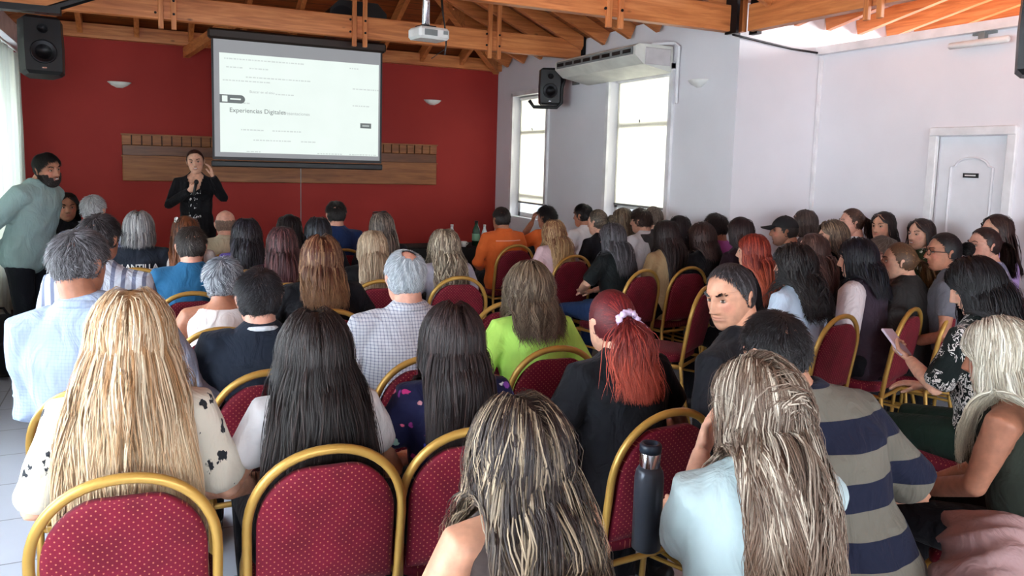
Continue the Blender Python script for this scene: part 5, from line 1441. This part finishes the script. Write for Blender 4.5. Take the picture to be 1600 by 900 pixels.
CAP = P(at=hx(1228, 336, 4.58), yaw=26, lean=4, head=(22, 0, 0), level=1, skin='tan', top=fabric((112, 116, 122), name='grey_tshirt_cloth'), sleeve='short', face=1, stubble=.4,
  hair=dict(style='crop', c1=(50, 44, 42), L=.02),
  label='man in a black baseball cap and grey T-shirt')
P(at=hx(1258, 326, 5.15), yaw=24, lean=3, head=(14, 0, 0), female=True, level=2, skin='light', top=fabric((120, 110, 112)), sleeve='short', face=2,
  hair=long((58, 46, 42), .16, c2=(96, 82, 74), thick=.022, wave=.006),
  label='woman with a brown-grey bob behind the man in the cap')
P(at=hx(1333, 323, 5.28), yaw=34, lean=3, head=(24, 0, 0), female=True, level=2, skin='pink', top=fabric((214, 216, 222), name='white_top_cloth'), sleeve='short', face=2,
  hair=dict(style='ponytail', c1=(70, 48, 38), c2=(116, 86, 64), L=.2, tie=(0, -.95, .25), thick=.01, wave=.003),
  label='woman with a high brown ponytail against the white partition')
P(at=hx(1382, 328, 5.32), yaw=62, lean=2, head=(34, 0, 0), female=True, level=2, skin='mid', top=fabric((150, 130, 118)), sleeve='short', face=1,
  hair=long((36, 26, 26), .26, c2=(64, 46, 42), thick=.014, wave=.003),
  label='woman facing left against the partition with straight dark hair and a beige top')
P(at=hx(1441, 339, 5.30), yaw=58, lean=2, head=(28, 0, 0), female=True, level=2, skin='light', top=fabric((44, 66, 42), 'floral', (210, 220, 210), scale=2.0, name='green_print_cloth'), sleeve='short', face=1, smile=True,
  hair=long((36, 26, 26), .20, c2=(70, 50, 44), thick=.018, wave=.004),
  label='smiling woman with shoulder-length dark hair left of the door frame')
P(at=hx(1383, 367, 4.62), yaw=30, lean=5, head=(24, 0, 0), female=True, level=1, skin='pink', top=fabric((130, 110, 104)), sleeve='long', face=1, glasses=plain('dark_red_frame', (96, 24, 24), .3),
  hair=dict(style='short', c1=(104, 90, 80), c2=(150, 138, 126), L=.06, mess=.3),
  label='person with dark red glasses and short greying hair')

# ---- sixth row
P(at=hp(290, 335, 6.0), yaw=-2, lean=3, female=True, level=2, skin='light', top=fabric((214, 206, 200)), sleeve='short',
  hair=long((110, 62, 36), .4, c2=(40, 32, 32), mix=.5, thick=.022, wave=.01, tip=(150, 88, 50)),
  label='woman with a white hair clip and long auburn hair')
GB = P(at=hp(216, 330, 6.0), yaw=-4, lean=3, female=True, level=1, skin='light', top=fabric((34, 40, 52), name='dark_slate_tshirt_cloth'), sleeve='short', bulk=1.15,
  hair=long((104, 104, 108), .10, c2=(184, 182, 180), mix=.45, wave=.004, thick=.024, ragged=.01, rs=1.04),
  label='woman with a grey bob in a dark T-shirt with white back lettering')
P(at=hp(385, 340, 5.75), yaw=-2, lean=4, female=True, level=1, skin='mid', top=fabric((92, 78, 150), name='purple_cloth'), sleeve='short',
  hair=long((26, 24, 30), .28, c2=(74, 72, 84), mix=.3, wave=.012, thick=.026),
  label='woman in a purple top with wavy black hair')
P(at=hp(452, 333, 6.1), yaw=0, lean=3, female=True, level=2, skin='mid', top=fabric((26, 22, 26)), sleeve='long',
  hair=long((24, 18, 20), .4, thick=.022), label='woman with long jet black hair left of the pull rod')
P(at=hp(497, 338, 5.9), yaw=0, lean=3, female=True, level=2, skin='light', top=fabric((30, 32, 40)), sleeve='long',
  hair=long((28, 28, 34), .12, c2=(66, 74, 84), mix=.3, thick=.024), label='woman with chin-length blue-black hair beside the navy T-shirt')
P(at=hp(597, 330, 6.0), yaw=0, lean=3, head=(0, 0, -4), female=True, level=1, skin='light', top=fabric((40, 38, 46)), sleeve='long',
  hair=long((66, 58, 54), .40, c2=(160, 146, 132), mix=.4, wave=.006, thick=.022), label='woman with long ash brown hair and sunglasses on her head')
P(at=hp(866, 342, 6.0), yaw=8, lean=6, female=True, level=1, skin='light', top=fabric((222, 190, 196), name='pale_pink_cloth'), sleeve='short',
  hair=long((128, 84, 60), .36, c2=(214, 184, 136), mix=.45, tip=(216, 184, 132), root=.2, wave=.010, thick=.026),
  label='woman in pale pink with long golden blonde hair')
P(at=hp(935, 325, 6.0), yaw=14, lean=4, head=(10, -4, 0), female=True, level=1, skin='light', top=fabric((20, 20, 26)), sleeve='short',
  hair=dict(style='bun', c1=(70, 60, 52), c2=(150, 136, 112), mix=.35, bun=.038, tie=(.25, -.95, .2), thick=.012),
  label='woman in black with streaked hair in a low bun')
P(at=hx(1062, 335, 4.40), yaw=12, lean=4, female=True, level=2, skin='mid', top=fabric((20, 20, 24)), sleeve='long',
  hair=long((22, 19, 22), .28, thick=.024, c2=(44, 38, 40)), label='woman with shoulder-length black hair behind the camel cardigan')

# ---- seventh row, the front
P(at=hp(352, 328, 6.75), yaw=0, lean=4, level=1, skin='pink', top=fabric((196, 184, 160), name='beige_cloth'), sleeve='long', collar=True,
  hair=dict(style='fringe', c1=(120, 96, 84), c2=(150, 126, 108), L=.02, mess=.15),
  label='bald man in a beige shirt')
P(at=hp(525, 313, 6.85), yaw=0, lean=4, level=1, skin='pink', top=fabric((30, 48, 92), name='navy_tshirt_cloth'), sleeve='short', bulk=1.1,
  hair=dict(style='short', c1=(30, 28, 28), c2=(56, 52, 50), L=.05, mess=.6, lift=.7), label='man in a navy T-shirt with spiky dark hair')
OR = P(at=hp(784, 322, 6.85), yaw=6, lean=3, level=1, skin='tan', top=fabric((232, 112, 52), name='orange_shirt_cloth'), sleeve='long', bulk=1.1, collar=True,
  hair=short((34, 28, 28), .035, c2=(60, 52, 50), mess=.2), label='man in an orange shirt with a pale band across the back')
P(at=hp(855, 320, 6.95), yaw=14, lean=6, head=(10, 0, 0), level=1, skin='tan', top=fabric((236, 116, 56), name='orange_tshirt_cloth'), sleeve='short',
  arms=[dict(el=(-.24, .25, .86), wr=(-.08, .22, 1.1), hd=(.3, -.1, 1), hand='grip', palm=(.5, -.8, 0)), 'lap'],
  hair=dict(style='short', c1=(22, 20, 22), L=.06, mess=.6, lift=.6), label='person in orange with black hair resting the chin on a hand')
P(at=hx(912, 317, 4.02), yaw=16, lean=4, head=(10, 0, 0), level=1, skin='tan', top=fabric((228, 226, 228)), sleeve='short',
  hair=short((26, 22, 24), .045, c2=(48, 42, 42)), face=1, label='man in a white T-shirt with dark hair against the window wall')
P(at=hx(1003, 324, 4.30), yaw=16, lean=4, head=(12, 0, 0), level=1, skin='light', top=fabric((222, 222, 226)), sleeve='short', face=1,
  hair=short((52, 38, 34), .07, c2=(88, 70, 60), mess=.4, lift=.5), label='person in a white top with short brown hair below the second blind')
P(at=hx(974, 323, 4.38), yaw=16, lean=4, head=(8, 0, 0), female=True, level=2, skin='light', top=fabric((30, 28, 34)), sleeve='short', face=2,
  hair=long((84, 68, 54), .14, c2=(150, 132, 106), mix=.4, thick=.02), label='woman with a dark blonde bob below the second blind')
P(at=hx(1022, 321, 4.42), yaw=10, lean=4, level=2, skin='light', top=fabric((70, 66, 66)), sleeve='short',
  hair=short((96, 82, 72), .03, c2=(130, 116, 104)), label='person with cropped light brown hair right of the second blind')
P(at=hp(145, 303, 6.85), yaw=-8, lean=3, head=(-14, 0, 0), level=1, skin='light', top=fabric((150, 160, 190), 'floral', (70, 80, 120), scale=2.5, name='blue_grey_print_cloth'), sleeve='long',
  hair=short((150, 150, 152), .05, c2=(206, 208, 210), mix=.5, mess=.3), label='person with short silver hair near the standing man')
P(at=hp(103, 299, 7.35), yaw=-168, lean=3, female=True, level=1, face=1, skin='tan', top=fabric((18, 18, 24)), sleeve='long',
  hair=long((20, 17, 20), .34, c2=(36, 32, 36), thick=.020), chair_label='red banquet chair of the woman facing the room by the red wall',
  label='woman with long black hair facing the room in front of the red wall')

# ---- the two presenters
P(at=hp(305, 232, 8.45), yaw=172, lean=-1, head=(0, -2, 6), female=True, stand=True, level=0, face=0, skin='light', smile=True, top=fabric((20, 19, 23), name='black_cardigan_cloth'), topname='cardigan', vneck=(1.22, .30), sleeve='long', hs=1.0,
  arms=[dict(el=(-.27, .10, 1.26), wr=(-.17, .12, 1.48), hd=(.25, -.1, 1), hand='relaxed', palm=(.9, .2, 0)), dict(el=(.25, .06, 1.19), wr=(.04, .22, 1.34), hd=(-.75, .2, .5), hand='grip', palm=(0, -1, .2))],
  hair=dict(style='bun', c1=(58, 34, 26), c2=(96, 60, 44), bun=.03, tie=(0, -.95, .1), thick=.014), shoe=M_SHOE,
  label='woman presenter in a black cardigan speaking beside the screen, one hand at her ear')
P(at=hp(72, 236, 6.75), yaw=-118, lean=13, head=(-18, -4, 8), stand=True, level=0, face=0, skin='tan', smile=True, beard=(40, 30, 28), top=fabric((148, 172, 172), name='sage_shirt_cloth'), sleeve='long', inf=.024, collar=True, bulk=1.08,
  arms=['behind', 'behind'], hair=dict(style='short', c1=(26, 23, 24), L=.045, c2=(44, 40, 40), mess=.25, lift=.5), pants=fabric((20, 22, 30), name='black_trouser_cloth'),
  label='smiling bearded man standing at left in a sage green shirt')
# ------------------------------------------------------------------ parts worn by single people
# presenter: microphone, blouse print
PR = PEOPLE[-2]; T = PR['T']
mb = MB(); mb.tube([(.0, .265, 1.30), (-.02, .245, 1.40)], [.013, .015], 10); mb.add(*ellipsoid((-.025, .24, 1.425), (.022, .022, .026), 12, 8))
o = mb.build('microphone', M_BLACK, None, True); o.matrix_world = Matrix.LocRotScale(Vector(T.location), Matrix.Rotation(T.rotation_euler.z, 3, 'Z'), None)
tag(o, "black hand microphone in the presenter's hand", 'microphone')
mb = MB().box((0, .118, 1.20), (.12, .03, .30), bev=.01); mb.build('blouse', fabric((20, 20, 24), 'floral', (226, 226, 224), scale=3.0, name='black_white_print_cloth'), T)
# scrunchie
mb = MB(); tie = np.array([0, -.95, .12]); tie /= np.linalg.norm(tie); c_ = tie*(HR+.016)
ax1 = np.cross(tie, [1, 0, 0]); ax1 /= np.linalg.norm(ax1)
pts = [c_+(np.array([1, 0, 0])*math.cos(a)*.036+ax1*math.sin(a)*.028+tie*.006*math.sin(9*a)) for a in np.linspace(0, 2*math.pi, 41)]
mb.tube(pts, [.011+.004*math.sin(k*2.3) for k in range(41)], 8, cap=False, up=tuple(tie))
mb.tube([c_+np.array([.03, 0, 0]), c_+np.array([.062, -.008, -.03]), c_+np.array([.07, -.01, -.045])], [.010, .015, .009], 8)
head_part(RED, mb, 'scrunchie', plain('lilac_satin', (214, 190, 222), .5))
# baseball cap
mb = MB(); E_, f_ = ellipsoid((0, 0, .0), (.089, .108, .112), 28, 16); keep = E_[:, 2] > .012
f_ = [q for q in f_ if all(keep[i] for i in q)]; mb.add(E_, f_); 
V = []; F = []
for j, (r0, z) in enumerate(((0, .02), (1, .004))):
    for i in range(11):
        a = math.radians(-62+124*i/10); V.append((math.sin(a)*(.088+.0*r0), .04+math.cos(a)*(.062+.085*r0)-.0, z+.012-.018*abs(math.sin(a))*r0))
for i in range(10): F.append((i, i+1, 11+i+1, 11+i))
n0 = len(V); V += [(x, y, z-.004) for x, y, z in V]; F += [tuple(n0+k for k in q[::-1]) for q in F]; mb.add(V, F); mb.add(*ellipsoid((0, 0, .112), (.008, .008, .005), 8, 6))
head_part(CAP, mb, 'cap', plain('black_cap_cloth', (22, 22, 26), .85))
# hair clip and sunglasses on heads
for I in PEOPLE:
    lb = I['T']['label']
    if 'hair clip' in lb:
        mb = MB().box((-.062, -.03, .085), (.03, .06, .03), rot=rotm(0, 20, -40), bev=.008); head_part(I, mb, 'hair_clip', M_WPLAST)
    if 'sunglasses' in lb:
        mb = MB()
        for s in (-1, 1):
            mb.add(*ellipsoid((s*.034, .04, .117), (.028, .022, .006), 12, 6)); mb.tube([(s*.06, .04, .108), (s*.084, -.01, .05)], .003, 6)
        mb.tube([(-.01, .045, .118), (.01, .045, .118)], .003, 6); head_part(I, mb, 'sunglasses', M_BLACK)
    if 'plum vest' in lb:
        for i in (0, 1):
            s_ = I['sh'][i]; el = I['A'][i][0]; v, f = tube([s_+V3((.03, -.03)[i], 0, .01), s_, s_*.5+el*.5, el*.9+s_*.1], [.068, .079, .074, .07], 14)
            mobj('sleeve', v, f, fabric((226, 218, 222), name='white_sleeve_cloth'), I['T'], True)
def back_text(I, body, z, size, mat, name='lettering', dx=0):
    cu = bpy.data.curves.new('txt', 'FONT'); cu.body = body; cu.size = size; cu.extrude = .002; cu.align_x = 'CENTER'; cu.offset = .001
    o = bpy.data.objects.new('txt', cu); COL.objects.link(o)
    dg = bpy.context.evaluated_depsgraph_get(); me = bpy.data.meshes.new_from_object(o.evaluated_get(dg)); bpy.data.objects.remove(o)
    co = np.empty(len(me.vertices)*3); me.vertices.foreach_get('co', co); co = co.reshape(-1, 3)
    # wrap onto the shirt: project along local +y from behind
    sv = np.empty(len(I['shirt'].data.vertices)*3); I['shirt'].data.vertices.foreach_get('co', sv); sv = sv.reshape(-1, 3); sv = sv[sv[:, 1] < -.02]
    for k in range(len(co)):
        x, zz = co[k, 0]+dx, z+co[k, 1]; dd = (sv[:, 0]-x)**2+(sv[:, 2]-zz)**2; j = np.argsort(dd)[:3]
        co[k] = (x, sv[j, 1].min()-.006-co[k, 2], zz)
    me.vertices.foreach_set('co', co.ravel()); me.materials.clear(); me.materials.append(mat)
    r = bpy.data.objects.new(name, me); COL.objects.link(r); r.parent = I['T']; return r
back_text(GB, 'PLANTILLA', .90, .052, M_WPLAST)
back_text(GB, '\u2013\u2013\u2013\u2013\u2013\u2013', .83, .06, M_WPLAST)
back_text(OR, '\u2014\u2014\u2014', .93, .09, plain('pale_pink_print', (240, 178, 158), .7))
# white scrawl print on the black sweatshirt chest
mb = MB(); rng = np.random.default_rng(5); tp = SW['tp']
for (x0, z0, n_) in ((-.03, .36, 7), (-.05, .33, 9), (-.02, .30, 6)):
    x = x0; pts = []
    for k_ in range(n_*2): pts.append(tp(x, -.0, z0+(.010 if k_ % 2 else -.006))+V3(0, .142-(x*x)*1.2, 0)); x += .009
    mb.tube(pts, .0035, 5)
mb.build('chest_print', M_WPLAST, SW['T'])

# ------------------------------------------------------------------ things held
def place(o, I):
    o.location = I['T'].location; o.rotation_euler = I['T'].rotation_euler; return o
def thing_in(I, name, mat, mb, label, cat):
    o = mb.build(name, mat, None, True); place(o, I); return tag(o, label, cat)
LF = [I for I in PEOPLE if 'leaf-print' in I['T']['label']][0]
t = empty('mobile_phone', tuple(LF['T'].location), LF['T'].rotation_euler.z, label='pale mobile phone held by the woman in the leaf-print blouse', cat='phone')
MB().box((-.085, .41, .925), (.075, .012, .155), rot=rotm(0, -50, 8), bev=.004).build('phone_body', plain('pale_phone_case', (214, 204, 222), .35), t)
MB().box((-.085, .404, .920), (.066, .003, .14), rot=rotm(0, -50, 8)).build('screen', M_BLACK, t)
# flask
fp = at_y(1017, 694, 1.60); fx, fy, fz = fp
t = empty('steel_flask', (fx, fy, fz-.285), label='dark grey steel vacuum flask with an open spout held near the centre bottom', cat='flask')
M_FLASK = plain('charcoal_powder_coat', (66, 72, 82), .33, .35, noise=.03)
m_ = MB(); m_.lathe([(.034, 0), (.0385, .004), (.0385, .195), (.036, .212), (.0285, .226)], 32); m_.build('flask_body', M_FLASK, t, True)
m_ = MB(); m_.lathe([(.027, .224), (.027, .226), (.0275, .262), (.025, .266)], 32); m_.build('steel_neck', M_CHROME, t, True)
m_ = MB(); m_.lathe([(.026, .262), (.0285, .266), (.029, .283), (.026, .288), (.019, .288), (.017, .272)], 32); m_.build('spout_ring', plain('blue_black_plastic', (30, 42, 56), .35), t, True)

# ------------------------------------------------------------------ empty chairs the photo shows
chair(3.18, 4.22, math.radians(32), 'empty red banquet chair left of the turning man, its seat visible')
chair(1.78, 4.12, math.radians(6), 'empty red banquet chair between the checked shirt and the lime green top')
chair(4.35, 4.85-.1, math.radians(20), 'red banquet chair partly hidden behind the empty chair with the visible seat') if False else None

# ------------------------------------------------------------------ head table with bottles
t = empty('head_table', (3.35, 8.05, 0), label='long table under a black floor-length cloth in front of the red wall', cat='table')
tc_ = MB(); n = 80; per = []
for i in range(n):
    u = i/n*2*(1.9+.6); 
    if u < 1.9: q = (-.95+u, -.3)
    elif u < 2.5: q = (.95, -.3+u-1.9)
    elif u < 4.4: q = (.95-(u-2.5), .3)
    else: q = (-.95, .3-(u-4.4))
    per.append(q)
V = []
for (z, k_) in ((.76, 0), (.74, .3), (.4, 1), (.03, 1.3)):
    for i, (x, y) in enumerate(per):
        w_ = .018*math.sin(i*1.9)*k_; V.append((x*(1+w_/.95)+0, y*(1+w_/.3), z))
F = [(j*n+i, j*n+(i+1) % n, (j+1)*n+(i+1) % n, (j+1)*n+i) for j in range(3) for i in range(n)]+[tuple(range(n-1, -1, -1))]
mobj('tablecloth', V, F, M_BLACKCLOTH, t, True)
lg_ = [MB().box((sx*.85, sy*.22, .37), (.04, .04, .74)).build('leg', M_STEEL, t) for sx in (-1, 1) for sy in (-1, 1)]
def bottle(x, y, h, r, mat, cap, label, z=.76, cat='bottle', name='water_bottle', band=None):
    t = empty(name, (x, y, z), label=label, cat=cat)
    m_ = MB(); m_.lathe([(r*.9, 0), (r, .008), (r, h*.55), (r*.9, h*.65), (r*.42, h*.82), (r*.4, h*.93)], 20); m_.build('bottle_body', mat, t, True)
    m_ = MB(); m_.lathe([(r*.45, h*.92), (r*.46, h), (r*.3, h*1.005)], 16); m_.build('cap', cap, t, True)
    m_ = MB(); m_.lathe([(r*1.01, h*.2), (r*1.02, h*.21), (r*1.02, h*.48), (r*1.01, h*.49)], 20); m_.build('bottle_label', band or M_WPLAST, t, True)
M_PET = plain('cloudy_clear_plastic', (196, 204, 208), .15); M_DGREEN = plain('dark_green_glass', (18, 58, 40), .12)
a = at_y(706, 363, 7.9); bottle(a[0], 7.9, .25, .036, M_PET, M_WPLAST, 'taller clear water bottle on the black table left of the green bottle')
a = at_y(757, 363, 7.95); bottle(a[0], 7.95, .24, .034, M_PET, M_WPLAST, 'clear water bottle on the black table right beside the green bottle')
a = at_y(744, 363, 8.0); bottle(a[0], 8.0, .28, .045, M_DGREEN, M_BLACK, 'dark green glass bottle on the black table by the orange shirt', band=plain('pale_green_label', (120, 170, 140), .6))
for (px, lab) in ((690, 'clear drinking glass left of the taller water bottle on the black table'), (697, 'second clear glass touching the taller water bottle on the black table')):
    a = at_y(px, 363, 7.85 if px == 690 else 8.1); m_ = MB(); m_.lathe([(.026, 0), (.034, .1), (.031, .1), (.024, .008)], 18); o = m_.build('drinking_glass', M_PET, None, True); o.location = (a[0], 7.85 if px == 690 else 8.1, .761); tag(o, lab, 'glass')
a = at_y(725, 363, 7.9); t = empty('white_cup', (a[0], 7.9, .761), label='small white cup on the black table between the bottles', cat='cup')
m_ = MB(); m_.lathe([(.024, 0), (.036, .06), (.033, .06), (.022, .008)], 18); m_.build('cup_body', M_WPLAST, t, True); MB().tube([(.034, 0, .05), (.055, 0, .04), (.03, 0, .015)], .004, 6).build('handle', M_WPLAST, t, True)
# stand by the presenter with bottle and jar
t = empty('side_table', (.42, 7.55, 0), label='small black side table beside the presenter', cat='table')
MB().lathe([(.2, .70), (.21, .71), (.21, .725), (.2, .73)], 28).build('tabletop', M_BLACK, t, True); MB().lathe([(.16, 0), (.16, .015), (.02, .03), (.02, .7)], 20).build('pedestal', M_STEEL, t, True)
bottle(.50, 7.52, .22, .036, M_PET, M_BLACK, 'clear bottle on the small side table below the presenter', z=.73)
# black bag and shoe on the dark carpet, left edge
t = empty('black_backpack', (-1.0, 6.72, 0), .3, label='black backpack on the dark floor at the left edge', cat='bag')
v_, f_ = ellipsoid((0, 0, .25), (.17, .12, .25), 18, 12); v_[:, 2] = np.clip(v_[:, 2], 0, .47); mobj('bag_body', v_, f_, M_BLACKCLOTH, t, True)
v_, f_ = ellipsoid((0, -.11, .16), (.12, .05, .13), 16, 10); mobj('front_pocket', v_, f_, M_BLACKCLOTH, t, True)
MB().tube([(-.06, 0, .46), (-.03, 0, .52), (.03, 0, .52), (.06, 0, .46)], .01, 6).build('handle', M_BLACKCLOTH, t, True)
# pink garment over a chair back, bottom right corner
a = at_y(1555, 850, 1.22)
ns, nt_ = 26, 16; V = []; F = []
for j in range(nt_):
    for i in range(ns):
        u, v = i/(ns-1)-.5, j/(nt_-1)
        V.append((u*.40+.02*math.sin(v*7), -.13+.26*v+.012*math.sin(u*21), .10*math.sin(v*math.pi)*(1-u*u*1.2)+.010*math.sin(u*30+v*8)-.09*abs(u)-.02*v))
for j in range(nt_-1):
    for i in range(ns-1): F.append((j*ns+i, j*ns+i+1, (j+1)*ns+i+1, (j+1)*ns+i))
o = mobj('folded_jacket', V, F, fabric((170, 138, 138), name='dusty_pink_cloth'), None, True); o.location = (a[0], a[1], a[2]-.05); o.rotation_euler = (.15, -.35, .5)
md = o.modifiers.new('s', 'SOLIDIFY'); md.thickness = .012
tag(o, 'dusty pink jacket draped in the bottom right corner', 'jacket')
